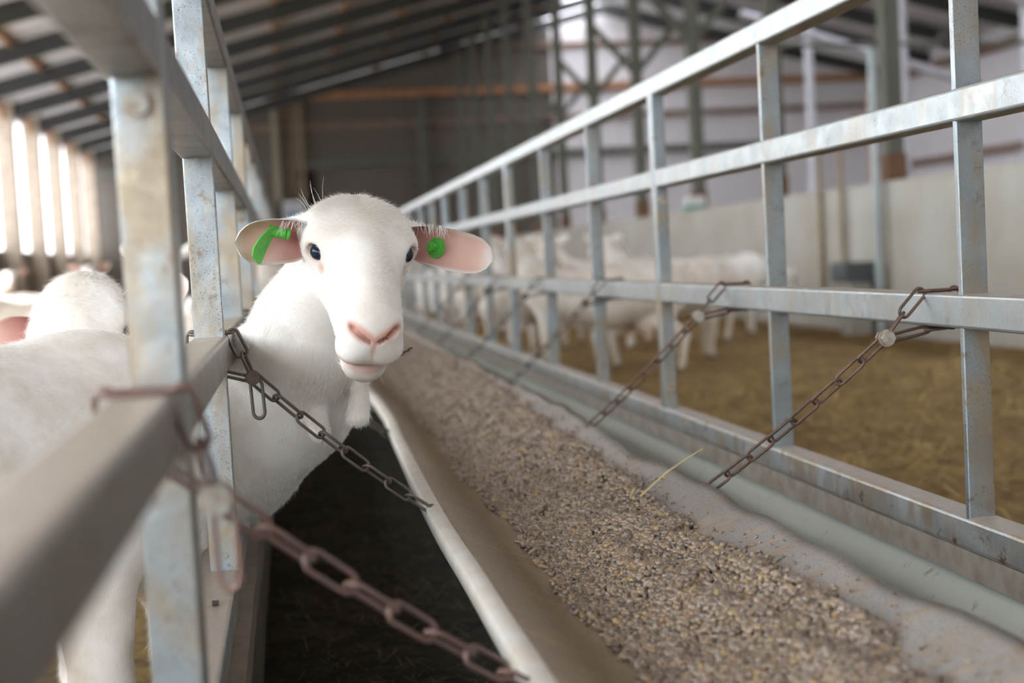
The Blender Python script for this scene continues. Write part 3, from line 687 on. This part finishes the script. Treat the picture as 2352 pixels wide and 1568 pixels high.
def surface_nets(D, lo, h):
    S = D < 0; nx, ny, nz = D.shape
    cnt = np.zeros((nx - 1, ny - 1, nz - 1), np.int8)
    for i in (0, 1):
        for j in (0, 1):
            for k in (0, 1): cnt += S[i:nx - 1 + i, j:ny - 1 + j, k:nz - 1 + k]
    act = (cnt > 0) & (cnt < 8); C = np.argwhere(act); idm = np.full(act.shape, -1, np.int32); idm[act] = np.arange(len(C))
    acc = np.zeros((len(C), 3)); num = np.zeros(len(C))
    cs = [(i, j, k) for i in (0, 1) for j in (0, 1) for k in (0, 1)]
    for a in cs:
        for b in cs:
            if sum(b) - sum(a) == 1 and all(y >= x for x, y in zip(a, b)):
                va = D[C[:, 0] + a[0], C[:, 1] + a[1], C[:, 2] + a[2]].astype(float); vb = D[C[:, 0] + b[0], C[:, 1] + b[1], C[:, 2] + b[2]].astype(float)
                m = (va < 0) != (vb < 0); t = np.where(m, va/np.where(m, va - vb, 1), 0)
                acc += np.where(m[:, None], np.array(a) + t[:, None]*(np.array(b) - np.array(a)), 0); num += m
    V = lo + h*(C + acc/num[:, None]); F = []
    for ax in range(3):
        sl0 = [slice(None)]*3; sl1 = [slice(None)]*3; sl0[ax] = slice(0, -1); sl1[ax] = slice(1, None)
        a = S[tuple(sl0)]; b = S[tuple(sl1)]; o1, o2 = [(1, 2), (2, 0), (0, 1)][ax]
        E_ = np.argwhere(a != b); ok = (E_[:, o1] > 0) & (E_[:, o2] > 0) & (E_[:, o1] < D.shape[o1] - 1) & (E_[:, o2] < D.shape[o2] - 1); E_ = E_[ok]
        def cell(d1, d2):
            q = E_.copy(); q[:, o1] -= d1; q[:, o2] -= d2; return idm[q[:, 0], q[:, 1], q[:, 2]]
        q = np.stack([cell(1, 1), cell(0, 1), cell(0, 0), cell(1, 0)], 1); ins = a[E_[:, 0], E_[:, 1], E_[:, 2]]
        q[~ins] = q[~ins][:, ::-1]; F.append(q)
    F = np.concatenate(F); return V, F[(F >= 0).all(1)]
def head_prims(s, H, R, sc=1.0, jaw=0.0, detail=True, neck=None):
    H = np.array(H, float); T = lambda *p: H + sc*(R@np.array(p, float)); k = 0.022*sc
    E_ = lambda c, r, k=k, sub=False, RR=None: s.ell(T(*c), np.array(r)*sc, R if RR is None else R@RR, k, sub)
    C_ = lambda a, b, ra, rb, k=k, sub=False: s.cap(T(*a), T(*b), ra*sc, rb*sc, k, sub)
    E_((0, -.048, -.008), (.064, .070, .044)); E_((0, -.004, .011), (.066, .046, .027)); E_((0, -.040, .020), (.058, .036, .016))
    for m in (-1, 1):
        E_((m*.049, .004, .011), (.025, .032, .021)); E_((m*.031, -.018, -.030), (.036, .060, .044), .03)
    C_((0, .0, .012), (0, .125, -.006), .037, .030, .03); C_((0, .03, -.022), (0, .135, -.030), .049, .040, .025)
    E_((0, .151, -.024), (.035, .022, .026), .014)
    for m in (-1, 1): E_((m*.017, .148, -.052), (.026, .024, .023), .012)
    C_((0, -.02, -.062), (0, .118, -.080 - jaw), .044, .029, .02); E_((0, .128, -.094 - jaw), (.028, .024, .022), .012)
    if detail:
        for m in (-1, 1):
            C_((m*.0065, .1755, -.026), (m*.0265, .164, -.014), .0022, .0036, .005, True)
            C_((m*.003, .172, -.071), (m*.034, .145, -.062), .0006, .0008, .005, True)
            C_((m*.034, .145, -.062), (m*.046, .085, -.046), .0008, .0006, .006, True)
            E_((m*.0650, .026, .008), (.0125, .0135, .0120), .006, True)
        C_((0, .1775, -.032), (0, .174, -.066), .0010, .0008, .004, True)
def leg(s, top, knee, fet, foot, r=(.055, .034, .020, .024), k=.03):
    s.cap(top, knee, r[0], r[1], k); s.cap(knee, fet, r[1], r[2], .02); s.cap(fet, foot, r[2], r[3], .012)
def ear_vf(root, out, opn, L, W, curl0=2.3, curl1=0.75, th=0.003, droop=0.0, ns=20, nt_=14):
    root = np.array(root, float); a = np.array(out, float); a /= np.linalg.norm(a)
    n = np.array(opn, float); n -= a*(n@a); n /= np.linalg.norm(n); u_ = np.cross(n, a)
    if u_[2] < 0: u_ = -u_
    V = []; inn = []
    for layer in (0, 1):
        for i in range(ns + 1):
            s_ = i/ns; w = W*np.interp(s_, [0, .12, .3, .55, .75, .86, .94, .98, 1], [.55, .72, .92, 1, .96, .84, .60, .34, .10]); phi = curl0 + (curl1 - curl0)*min(1, s_*1.7)
            c = root + a*L*s_ + np.array([0, 0, -droop*s_*s_])
            Rr = w/ max(math.sin(min(phi, 1.57)), 0.2) if phi > 0.9 else w/math.sin(phi)
            for j in range(nt_ + 1):
                t = -1 + 2*j/nt_; ang = phi*t; o_ = th*(1 - abs(t)**4)*(1 - s_**6)*layer
                p = c + u_*(Rr + o_)*math.sin(ang)*0.98 + n*(Rr - (Rr + o_)*math.cos(ang) - Rr*0.35)
                V.append(p); inn.append((1 - layer)*min(1, max(.12, (1.0 - s_)/.16))*min(1, max(.12, (0.98 - abs(t))/.24)))
    F = []; m = nt_ + 1; off = (ns + 1)*m
    for i in range(ns):
        for j in range(nt_):
            q = i*m + j; F.append((q, q + 1, q + m + 1, q + m)); F.append((off + q, off + q + m, off + q + m + 1, off + q + 1))
    for i in range(ns):
        for j in (0, nt_): q = i*m + j; F.append((q, q + m, off + q + m, off + q))
    for j in range(nt_): q = ns*m + j; F.append((q, q + 1, off + q + 1, off + q))
    return np.array(V), F, np.array(inn), (root, a, n, u_)
def m_coat(name, tintc):
    m, nt, b = newmat(name); a = N(nt, 'ShaderNodeAttribute'); a.attribute_name = 'coat'; v = objvec(nt)
    c = mix(nt, ramp(nt, noise(nt, 12, 5, 0.6, v), [(0.42, 0.0), (0.70, 0.75)]), a.outputs['Color'], tintc)
    c2 = mix(nt, a.outputs['Alpha'], a.outputs['Color'], c)
    oi = N(nt, 'ShaderNodeObjectInfo'); ml = N(nt, 'ShaderNodeMix', data_type='RGBA', blend_type='MULTIPLY'); ml.inputs[0].default_value = 1.0; nt.links.new(c2, ml.inputs[6]); nt.links.new(oi.outputs['Color'], ml.inputs[7]); nt.links.new(ml.outputs[2], b.inputs['Base Color']); b.inputs['Roughness'].default_value = 0.75; b.inputs['Specular IOR Level'].default_value = 0.25
    b.inputs['Subsurface Weight'].default_value = 0.12; b.inputs['Subsurface Radius'].default_value = (0.02, 0.012, 0.008); b.inputs['Subsurface Scale'].default_value = 0.3
    bump(nt, b, noise(nt, 300, 5, 0.7, objvec(nt, (1, 1, 0.35))), 0.25, 0.003); return m
M_coat = m_coat('white_goat_coat', (0.70, 0.63, 0.53))
WHITE = np.array([.93, .92, .90]); PINK = np.array([.74, .43, .36]); LIP = np.array([.78, .50, .47]); EARP = np.array([.78, .54, .47])
def heads_color(P, H, R, sc, col):
    Q = (P - np.array(H))@R/sc; x, f, u = Q[:, 0], Q[:, 1], Q[:, 2]; ax_ = np.abs(x)
    def put(w, c):
        w = np.clip(w, 0, 1)[:, None]; col[:, :3] = col[:, :3]*(1 - w) + np.array(c)*w; col[:, 3] *= 1 - w[:, 0]
    sm = lambda d, r0, r1: np.clip((r1 - d)/(r1 - r0), 0, 1)
    dn = np.stack([(ax_ - .015)/.026, (f - .168)/.022, (u + .019 - (ax_ - .012)*0.40)/.0105], 1); put(sm(np.linalg.norm(dn, axis=1), .70, 1.25), PINK)
    ds = np.stack([x/.0030, (f - .176)/.02, (u + .042)/.022], 1); put(sm(np.linalg.norm(ds, axis=1), .5, 1.2)*.8, PINK*0.95)
    nl = np.where(u < -.006, 1, 0)*sm(np.abs(u + .026 - (ax_ - .0065)*.58)*1.0, .0018, .0048)*sm(ax_, .028, .033)*(f > .150)*(ax_ > .004); put(nl*0.9, (.22, .10, .075))
    lp = sm(np.abs(u + .081 - ax_*ax_*8), .009, .014)*(f > .075)*sm(-(f - .12), -.02, .05); put(lp*.8, LIP)
    put(sm(np.abs(x - .014 - .006*np.sin(f*40)), .004, .016)*(f > -.02)*(f < .15)*.28, (.66, .60, .50)); put(sm(np.hypot(x/.030, (u - .040)/.02), .3, 1.1)*(f < .01)*.35, (.70, .63, .50)); put(sm(np.linalg.norm(np.stack([x/.036, (f - .140)/.034, (u - .004)/.022], 1), axis=1), .4, 1.1)*.30, (.72, .60, .52))
    for m in (-1, 1):
        c = np.array([m*.0635, .025, .008]); d = np.linalg.norm((Q - c)/np.array([1, 1, .85]), axis=1); put(sm(d, .012, .023)*.75, (.60, .40, .34))
        c = np.array([m*.050, .041, -.004]); d = np.linalg.norm(Q - c, axis=1); put(sm(d, .004, .012)*.8, (.55, .28, .16))
def uvsphere(c, r, R=None, nu=20, nv=12):
    V = []; R = np.eye(3) if R is None else R; r = np.array(r)*np.ones(3)
    for j in range(nv + 1):
        for i in range(nu):
            t, p = 2*math.pi*i/nu, math.pi*j/nv; V.append(np.array(c) + R@(r*np.array([math.sin(p)*math.cos(t), math.sin(p)*math.sin(t), math.cos(p)])))
    F = [(j*nu + i, (j + 1)*nu + i, (j + 1)*nu + (i + 1) % nu, j*nu + (i + 1) % nu) for j in range(nv) for i in range(nu)]
    return V, F
def m_eye():
    m, nt, b = newmat('dark_eye'); b.inputs['Base Color'].default_value = (0.012, 0.022, 0.045, 1); b.inputs['Roughness'].default_value = 0.10; b.inputs['Specular IOR Level'].default_value = 0.35; return m
M_eye = m_eye()
def m_fur():
    m, nt, b = newmat('white_fur'); hi = N(nt, 'ShaderNodeHairInfo'); v = objvec(nt); c_ = mix(nt, hi.outputs['Random'], (.97, .96, .945), (.87, .85, .81)); c_ = mix(nt, ramp(nt, noise(nt, 14, 4, .6, v), [(0.5, 0.0), (0.72, 0.6)]), c_, (.80, .74, .65)); nt.links.new(c_, b.inputs['Base Color']); b.inputs['Roughness'].default_value = 0.6; b.inputs['Specular IOR Level'].default_value = 0.3; return m
M_fur = m_fur()
def make_body(name, s, h, ears, H, R, sc, refine=0, extra_color=None, loc=(0, 0, 0), parent=None):
    V, F = surface_nets(*s.grid(h))
    if refine:
        me = bpy.data.meshes.new('t'); me.from_pydata(V.tolist(), [], [tuple(f) for f in F]); o = bpy.data.objects.new('t', me); COL.objects.link(o)
        md = o.modifiers.new('s', 'SUBSURF'); md.subdivision_type = 'SIMPLE'; md.levels = refine; dg = bpy.context.evaluated_depsgraph_get(); dg.update()
        ev = o.evaluated_get(dg); m2 = bpy.data.meshes.new_from_object(ev); n = len(m2.vertices); V = np.empty(n*3); m2.vertices.foreach_get('co', V); V = V.reshape(-1, 3).astype(float)
        lv = np.empty(len(m2.loops), np.int32); m2.loops.foreach_get('vertex_index', lv); F = lv.reshape(-1, 4)
        bpy.data.objects.remove(o); bpy.data.meshes.remove(m2)
    for _ in range(2):
        d = s.at(V); d = np.clip(d, -h, h); V = V - d[:, None]*s.grad(V)*0.9
    NV = len(V); col = np.ones((NV, 4)); col[:, :3] = WHITE
    heads_color(V, H, R, sc, col)
    if extra_color: extra_color(V, col)
    hoof = V[:, 2] + loc[2] < 0.05; 
    col[hoof] = (.16, .13, .10, 0)
    allV = [V]; allF = [tuple(f) for f in F]; allc = [col]; off = NV; frames = []
    for e in ears:
        EV, EF, inn, fr = ear_vf(**e); frames.append(fr)
        allF += [tuple(i + off for i in f) for f in EF]; off += len(EV); c = np.ones((len(EV), 4)); c[:, 3] = 0
        c[:, :3] = WHITE*(1 - inn[:, None]) + EARP*inn[:, None]; dr = np.clip(1.35 - 1.6*np.linalg.norm(EV - np.array(e['root']), axis=1)/(e['L']*.75), 0, 1)*inn
        c[:, :3] = c[:, :3]*(1 - dr[:, None]*.85) + np.array([.36, .12, .12])*dr[:, None]*.85  # darkens the inner ear toward its base, painting in the cavity's shade
        allV.append(EV); allc.append(c)
    VV = np.concatenate(allV) - np.array(loc)*0; cc = np.concatenate(allc).astype(np.float32)
    o = link_mesh(name, VV, allF, M_coat, parent, True)
    at = o.data.color_attributes.new('coat', 'FLOAT_COLOR', 'POINT'); at.data.foreach_set('color', cc.ravel())
    return o, V, F, frames
def fur(parent, s, V, F, count, length, flow, mask, jit=0.35, rad=0.00016, name='fur', lift=0.35, seed=1):
    g = np.random.default_rng(seed); A = V[F[:, 0]]; B = V[F[:, 1]]; C_ = V[F[:, 2]]; Dd = V[F[:, 3]]; cen = (A + B + C_ + Dd)/4
    area = np.linalg.norm(np.cross(C_ - A, Dd - B), axis=1); w = area*mask(cen); w /= w.sum()
    idx = g.choice(len(F), count, p=w); a, b = g.random((2, count, 1)); P = (A[idx]*(1 - a) + B[idx]*a)*(1 - b) + (Dd[idx]*(1 - a) + C_[idx]*a)*b
    nr = s.grad(P); fl = flow(P); fl = fl - nr*(fl*nr).sum(1)[:, None]; fl /= np.linalg.norm(fl, axis=1)[:, None] + 1e-9
    L = length(P)*(0.6 + 0.7*g.random(count)); j = g.normal(size=(count, 3))*jit
    d = fl + nr*lift + j*0.6; d /= np.linalg.norm(d, axis=1)[:, None]; d2 = fl + nr*0.05 + j*1.1; d2 /= np.linalg.norm(d2, axis=1)[:, None]
    p0 = P - nr*0.0008; p1 = p0 + d*(L/3)[:, None]; p2 = p1 + (d*.5 + d2*.5)*(L/3)[:, None]; p3 = p2 + d2*(L/3)[:, None]
    pts = np.stack([p0, p1, p2, p3], 1)
    hc = bpy.data.hair_curves.new(name); hc.add_curves([4]*count)
    hc.attributes['position'].data.foreach_set('vector', pts.reshape(-1).astype(np.float32)) if 'position' in hc.attributes else None
    ra = hc.attributes.new('radius', 'FLOAT', 'POINT'); ra.data.foreach_set('value', np.tile(np.array([1, .9, .6, .12])*rad, count).astype(np.float32))
    hc.materials.append(M_fur); o = bpy.data.objects.new(name, hc); COL.objects.link(o); o.parent = parent; return o

# main goat ---------------------------------------------------------------
H0 = (0.100, 1.965, 0.851); R0 = rotm((0.045, -0.83, -0.53), roll=0.10); SC0 = 1.04
g = SDF(); 
T0 = lambda x, f, u: np.array(H0) + R0@np.array([x, f, u])*SC0
A_ = T0(0, -.065, -.035)
g.cap(A_, (.032, 2.155, .735), .066, .086, .035)
g.cap((.040, 2.165, .725), (-.020, 2.285, .632), .090, .112, .04); g.cap((-.020, 2.285, .632), (-.118, 2.34, .553), .112, .122, .04)
g.cap((-.118, 2.34, .551), (-.26, 2.22, .535), .120, .165, .05)
g.ell((-.30, 2.16, .56), (.17, .17, .185), None, .06)
g.cap((-.32, 2.13, .565), (-.62, 1.80, .555), .178, .195, .06); g.cap((-.62, 1.80, .555), (-.95, 1.47, .565), .195, .165, .06)
g.ell((-1.02, 1.40, .56), (.15, .15, .15), None, .06)
leg(g, (-.29, 2.00, .44), (-.285, 1.99, .27), (-.28, 1.98, .09), (-.275, 1.97, .035), (.062, .040, .022, .027), .05)
leg(g, (-.20, 2.22, .44), (-.20, 2.21, .27), (-.21, 2.21, .09), (-.205, 2.20, .035), (.062, .036, .022, .027), .05)
leg(g, (-.98, 1.30, .46), (-1.03, 1.27, .28), (-1.0, 1.27, .09), (-.985, 1.27, .035), (.085, .034, .022, .027), .05)
leg(g, (-1.10, 1.48, .46), (-1.15, 1.46, .28), (-1.12, 1.46, .09), (-1.105, 1.46, .035), (.085, .034, .022, .027), .05)
g.cap((-1.13, 1.30, .66), (-1.22, 1.21, .68), .03, .012, .03)
# wattles
g.cap((.100, 2.115, .675), (.092, 2.125, .606), .010, .0165, .012)
g.cap((.026, 2.165, .650), (.034, 2.150, .583), .013, .0165, .012)
# ear roots
for m in (-1, 1): g.cap(T0(m*.045, -.052, .002), T0(m*.080, -.060, -.004), .022, .014, .02)
head_prims(g, H0, R0, SC0)
ears0 = [dict(root=T0(-.060, -.040, -.006), out=(-.95, -.42, -.05), opn=(.40, -1, -.22), L=.112, W=.032, curl0=2.2, curl1=1.35),
         dict(root=T0(.060, -.040, -.006), out=(.97, -.16, -.26), opn=(-.30, -1, .10), L=.135, W=.030, curl0=2.2, curl1=1.0)]
goat = empty('goat', (-.45, 1.95, 0), 'white goat with green ear tags reaching its head through the left fence over the trough', 'goat', 'goats in the left pen')
def stain(V, col):
    w = np.clip((0.30 - V[:, 2])/0.2, 0, 1)*0.5; w[V[:, 0] > -.05] = 0
    col[:, :3] = col[:, :3]*(1 - w[:, None]) + np.array([.62, .52, .38])*w[:, None]
OFF = np.array(goat.location)
def attach(o, off):
    o.matrix_parent_inverse = Matrix.Translation(-Vector(off))
body, BV, BF_, EFR = make_body('body', g, 0.0065, ears0, H0, R0, SC0, 1, stain, parent=goat); attach(body, OFF)
for m in (-1, 1):
    mb = MB(); mb.add(*uvsphere(T0(m*.0560, .0215, .008), (.0125, .0125, .0115), R0)); e = mb.build('eye', M_eye, goat, True); attach(e, OFF)
H0a = np.array(H0)
def local(P): return (P - H0a)@R0/SC0
def hmask(P):
    Q = local(P); m = np.ones(len(P)); m[np.linalg.norm((Q - [0, .166, -.022])/[.036, .016, .017], axis=1) < 1] = 0.04
    m[np.linalg.norm((Q - [0, .152, -.078])/[.034, .03, .008], axis=1) < 1] = 0.12
    for sg_ in (-1, 1): m[np.linalg.norm(Q - np.array([sg_*.0625, .026, .008]), axis=1) < .0140] = 0
    hd = np.linalg.norm(Q, axis=1) < .21
    return m*np.where(hd, 3.2, np.where(P[:, 0] > -.16, 2.2, 0.85))
def hlen(P):
    Q = local(P); L = np.where(np.linalg.norm(Q, axis=1) < .17, .0055 + .005*np.clip(-Q[:, 1]/.05, 0, 1), .013)
    top = np.clip((Q[:, 2] - .030)/.03, 0, 1)*(Q[:, 1] < .03); L = L + .009*top*(Q[:, 1] > -.16)
    chin = (Q[:, 1] > .09)*(Q[:, 2] < -.080); L = L + .006*chin; L = np.where(Q[:, 1] > .13, .0035, L)
    low = (P[:, 2] < .60)*(P[:, 0] > .0)*(P[:, 1] > 2.04); return np.where(low, .008, L)
def hflow(P):
    Q = local(P); sd = R0[:, 0]; back = -R0[:, 1]; up = R0[:, 2]
    hd = np.linalg.norm(Q, axis=1) < .17
    f = back[None]*1.0 + sd[None]*(np.sign(Q[:, :1])*0.5) ; tuft = (Q[:, 2] > .03)[:, None]; f = np.where(tuft, f + R0[:, 1][None]*1.1 + sd[None]*(Q[:, :1]*14), f)
    bodyf = np.stack([-0.7*np.ones(len(P)), -0.2*np.ones(len(P)), -0.75*np.ones(len(P))], 1)
    neckf = np.stack([-0.25*np.ones(len(P)), .2*np.ones(len(P)), -1.0*np.ones(len(P))], 1)
    f2 = np.where((P[:, 0] > -.14)[:, None], neckf, bodyf); return np.where(hd[:, None], f, f2)
fu = fur(goat, g, BV, BF_, 170000, hlen, hflow, hmask); attach(fu, OFF)
# whiskers above the brow and at the chin
def whisk(name, roots, L, par, off, seed, spread=.3, r=0.00016):
    q = np.random.default_rng(seed); mb = MB()
    for p, d in roots:
        d = np.array(d, float) + q.normal(size=3)*spread; d /= np.linalg.norm(d); l = L*(0.6 + .6*q.random()); sag = q.normal(size=3)*.15*l; p = np.array(p)
        mb.add(*tube_vf([p, p + d*l*.35, p + d*l*.7 + sag*.4, p + d*l + sag], [r, r*.9, r*.7, r*.3], 4))
    o = mb.build(name, M_fur, par); attach(o, off); return o
whisk('whiskers', [(T0(-.066 + .0035*i, -.045 + .002*i, .026 + .0025*i), (-.75 + .10*i, -.1, 1)) for i in range(7)], .040, goat, OFF, 3, .16, .00032)
whisk('chin_hairs', [(T0(-.02 + .0045*i, .135, -.098), (0, -.15, -1)) for i in range(10)], .022, goat, OFF, 4, .2, .00018)
for k, (root_, a, n_, u_) in enumerate(EFR):
    q = np.random.default_rng(40 + k); rts = []
    for i in range(46):
        t_ = .05 + .42*q.random(); rts.append((root_ + a*t_*ears0[k]['L'] + u_*(.026 + .004*q.random()) + n_*(.016 + .008*q.random()), -u_*1.0 + a*(.25 if k else .3) + n_*.1))
    whisk('ear_hairs', rts, .016, goat, OFF, 60 + k, .22, .00022)
# green ear tags
M_tag = simple('green_plastic', (0.10, 0.50, 0.06), 0.4, 0, 0.1, 200, (0.07, 0.38, 0.05))
for k, (root_, a, n_, u_) in enumerate(EFR):
    L = ears0[k]['L']
    if k == 0:
        t = MB(); c = root_ + a*L*.52 + n_*.004 + u_*.008
        pl = []
        for i, (q, w) in enumerate(((0, .009), (.25, .014), (.5, .015), (.75, .012), (1, .003))):
            pc = c + a*(.004 + .022*math.sin(q*1.9)) + u_*(.012 - q*.048) + n_*(.012 - .004*q)
            for sx2, sn in ((-1, -1), (1, -1), (1, 1), (-1, 1)): pl.append(pc + (a*.92 + n_*.4)*w*sx2 + (n_*.92 - a*.4)*.0012*sn)
        t.add(pl, [(i*4 + j, i*4 + (j + 1) % 4, i*4 + 4 + (j + 1) % 4, i*4 + 4 + j) for i in range(4) for j in range(4)] + [(3, 2, 1, 0), (16, 17, 18, 19)])
        t.add(*cyl_vf(c + u_*.006 + n_*.002 + a*.006, c + u_*.002 + n_*.016 - a*.013, .0085, .0065, 16)); t.add(*cyl_vf(c + u_*.002 + n_*.016 - a*.013, c + u_*.001 + n_*.018 - a*.017, .0078, .0078, 16))
    else:
        t = MB(); c = root_ + a*L*.40 + n_*.001 - u_*.001
        ax2 = n_*.80 - a*.60; ax2 /= np.linalg.norm(ax2)
        t.add(*cyl_vf(c, c + ax2*.0025, .0150, .0145, 28)); t.add(*cyl_vf(c + ax2*.002, c + ax2*.0045, .0108, .0100, 24))
        t.add(*cyl_vf(c + ax2*.004, c + ax2*.012, .0066, .0060, 18)); t.add(*cyl_vf(c + ax2*.012, c + ax2*.015, .0072, .0066, 18)); t.add(*cyl_vf(c + ax2*.015, c + ax2*.0165, .0035, .0030, 12))
    o = t.build('ear_tag', M_tag, goat); attach(o, OFF); tag(o, 'green plastic ear tag seen edge-on' if k == 0 else 'round green plastic ear tag button')
# feed crumbs on the lips
mb = MB()
for i in range(5):
    p = T0(.040 + .004*i, .150 - .004*i, -.066 + .002*random.random()); mb.add(*cyl_vf(p - [.003, 0, 0], p + [.003, .001, .002], .0016, .0014, 6))
o = mb.build('feed_crumbs', simple('dark_feed_crumb', (.14, .11, .08), .7), goat); attach(o, OFF)

# second goat, its head behind the first one's back -----------------------
def std_goat(s, head, Rh, sc, pts, legs=True, extra=()):
    n = pts
    T = lambda x, f, u: np.array(head) + Rh@np.array([x, f, u])*sc
    s.cap(T(0, -.065, -.035), n[0], .064, .085, .04); 
    for i in range(len(n) - 1): s.cap(n[i], n[i + 1], n_r[i], n_r[i + 1], .05)
n_r = [.085, .13, .17, .19, .16]
H2 = (-.352, 2.52, .738); R2 = rotm((0.12, -0.66, -0.74), up=(0, 0, 1), roll=-0.24); SC2 = 1.18
g2 = SDF(); std_goat(g2, H2, R2, SC2, [(-.38, 2.66, .70), (-.44, 2.78, .60), (-.55, 2.9, .54), (-.85, 3.15, .53), (-1.15, 3.38, .54)])
for x, y in ((-.45, 2.76), (-.60, 2.98), (-1.1, 3.28), (-1.22, 3.5)): leg(g2, (x, y, .42), (x, y, .26), (x, y, .09), (x + .01, y - .01, .035))
head_prims(g2, H2, R2, SC2)
T2 = lambda x, f, u: np.array(H2) + R2@np.array([x, f, u])*SC2
ears2 = [dict(root=T2(-.062, -.035, -.004), out=(-.95, -.15, -.22), opn=(.1, -1, .1), L=.13, W=.032), dict(root=T2(.062, -.035, -.004), out=(.9, .1, .35), opn=(-.1, -1, .1), L=.12, W=.030)]
gt2 = empty('goat', (-.8, 3.0, 0), 'white goat peering over the near goat\'s back at far left', 'goat', 'goats in the left pen')
b2, V2_, F2_, _ = make_body('body', g2, 0.008, ears2, H2, R2, SC2, 0, None, parent=gt2); attach(b2, gt2.location)
for m in (-1, 1):
    mb = MB(); mb.add(*uvsphere(T2(m*.0570, .0215, .008), np.array((.0135, .0135, .0125))*SC2, R2)); e = mb.build('eye', M_eye, gt2, True); attach(e, gt2.location)
fu = fur(gt2, g2, V2_, F2_, 30000, lambda P: .012 + .006*rng.random(len(P)), lambda P: np.stack([np.sign(P[:, 0] - H2[0])*.5, -.2*np.ones(len(P)), -.8*np.ones(len(P))], 1),
         lambda P: (P[:, 1] < 2.9)*1.0*(np.linalg.norm(P - T2(.06, .015, .01), axis=1) > .022)*(np.linalg.norm(P - T2(-.06, .015, .01), axis=1) > .022), rad=.00022, seed=5); attach(fu, gt2.location)

# herd in the background --------------------------------------------------
def herd_goat(pose):
    s = SDF(); z = .56
    s.cap((.32, 0, z), (-.05, 0, z - .03), .165, .195, .06); s.cap((-.05, 0, z - .03), (-.36, 0, z), .195, .165, .06); s.ell((.36, 0, z + .03), (.15, .14, .16), None, .06); s.ell((-.40, 0, z + .01), (.15, .14, .16), None, .06)
    for yy in (-.08, .08):
        sh = .03 if yy > 0 else -.02
        leg(s, (.36 + sh, yy, .44), (.36 + sh, yy, .27), (.35 + sh, yy, .09), (.365 + sh, yy, .035))
        s.cap((-.42 - sh, yy, .48), (-.36 - sh, yy, .36), .085, .055, .04); s.cap((-.36 - sh, yy, .36), (-.50 - sh, yy, .25), .05, .028, .02); s.cap((-.50 - sh, yy, .25), (-.47 - sh, yy, .08), .026, .02, .015); s.cap((-.47 - sh, yy, .08), (-.455 - sh, yy, .035), .02, .026, .012)
    s.ell((-.30, 0, .36), (.09, .075, .10), None, .04)
    for yy in (-.035, .035): s.cap((-.29, yy, .30), (-.285, yy, .235), .022, .012, .015)
    s.cap((-.50, 0, .69), (-.58, 0, .74), .028, .012, .03)
    if pose == 'alert': hd, af, nk = (.60, 0, .90), (.93, .05, -.38), [(.40, 0, .62), (.48, 0, .74), (.555, 0, .85)]
    elif pose == 'look': hd, af, nk = (.56, -.08, .90), (.15, -.95, -.30), [(.40, 0, .62), (.47, 0, .74), (.545, -.02, .86)]
    elif pose == 'low': hd, af, nk = (.76, 0, .50), (.75, 0, -.68), [(.42, 0, .60), (.56, 0, .58), (.70, 0, .55)]
    R = rotm(af); s.cap(nk[0], nk[1], .125, .085, .05); s.cap(nk[1], nk[2], .085, .068, .04); head_prims(s, hd, R, .98, detail=False)
    T = lambda x, f, u: np.array(hd) + R@np.array([x, f, u])
    sd = R[:, 0]; ears = []
    for m in (-1, 1):
        out = sd*m*.9 + np.array([0, 0, .28]) - R[:, 1]*.15; ears.append(dict(root=T(m*.060, -.035, .004), out=out, opn=R[:, 1]*.9 + np.array([0, 0, .1]), L=.13, W=.030))
    def cl(V, col):
        d = np.linalg.norm((V - [-.29, 0, .30])/[.10, .09, .09], axis=1); w = np.clip(1.25 - d, 0, 1)*.9
        col[:, :3] = col[:, :3]*(1 - w[:, None]) + np.array([.78, .48, .46])*w[:, None]
        w = np.clip((.34 - V[:, 2])/.2, 0, 1)*.35; col[:, :3] = col[:, :3]*(1 - w[:, None]) + np.array([.55, .42, .26])*w[:, None]
    root = empty('goat'); b, _, _, _ = make_body('body', s, .016, ears, hd, R, .98, 0, cl, parent=root)
    for m in (-1, 1):
        mb = MB(); mb.add(*uvsphere(T(m*.058, .0215, .008), (.014, .014, .013), R, 10, 6)); mb.build('eye', M_eye, root, True)
    return root
PROTO = {p: herd_goat(p) for p in ('alert', 'look', 'low')}
used = set()
def put_goat(pose, x, y, deg, label, group, sc=1.0):
    r = PROTO[pose]; ch = list(r.children)
    if pose in used:
        r2 = r.copy(); COL.objects.link(r2)
        for c in ch: c2 = c.copy(); COL.objects.link(c2); c2.parent = r2
        r = r2
    k_ = len([x for x in bpy.data.objects if x.name.startswith('goat')])
    tint = ((1, 1, 1, 1), (.88, .84, .79, 1), (.97, .95, .93, 1), (.76, .69, .62, 1))[k_ % 4]
    for c in r.children:
        if c.name.startswith('body'): c.color = tint
    used.add(pose); r.location = (x, y, 0); r.rotation_euler = (0, 0, math.radians(deg)); r.scale = (sc, sc, sc); tag(r, label, 'goat', group)
GR, GL = 'goats in the right pen', 'goats in the left pen'
for a in HERD_R: put_goat(*a[:5], GR, *(a[5:]))
for a in HERD_L: put_goat(*a[:5], GL, *(a[5:]))
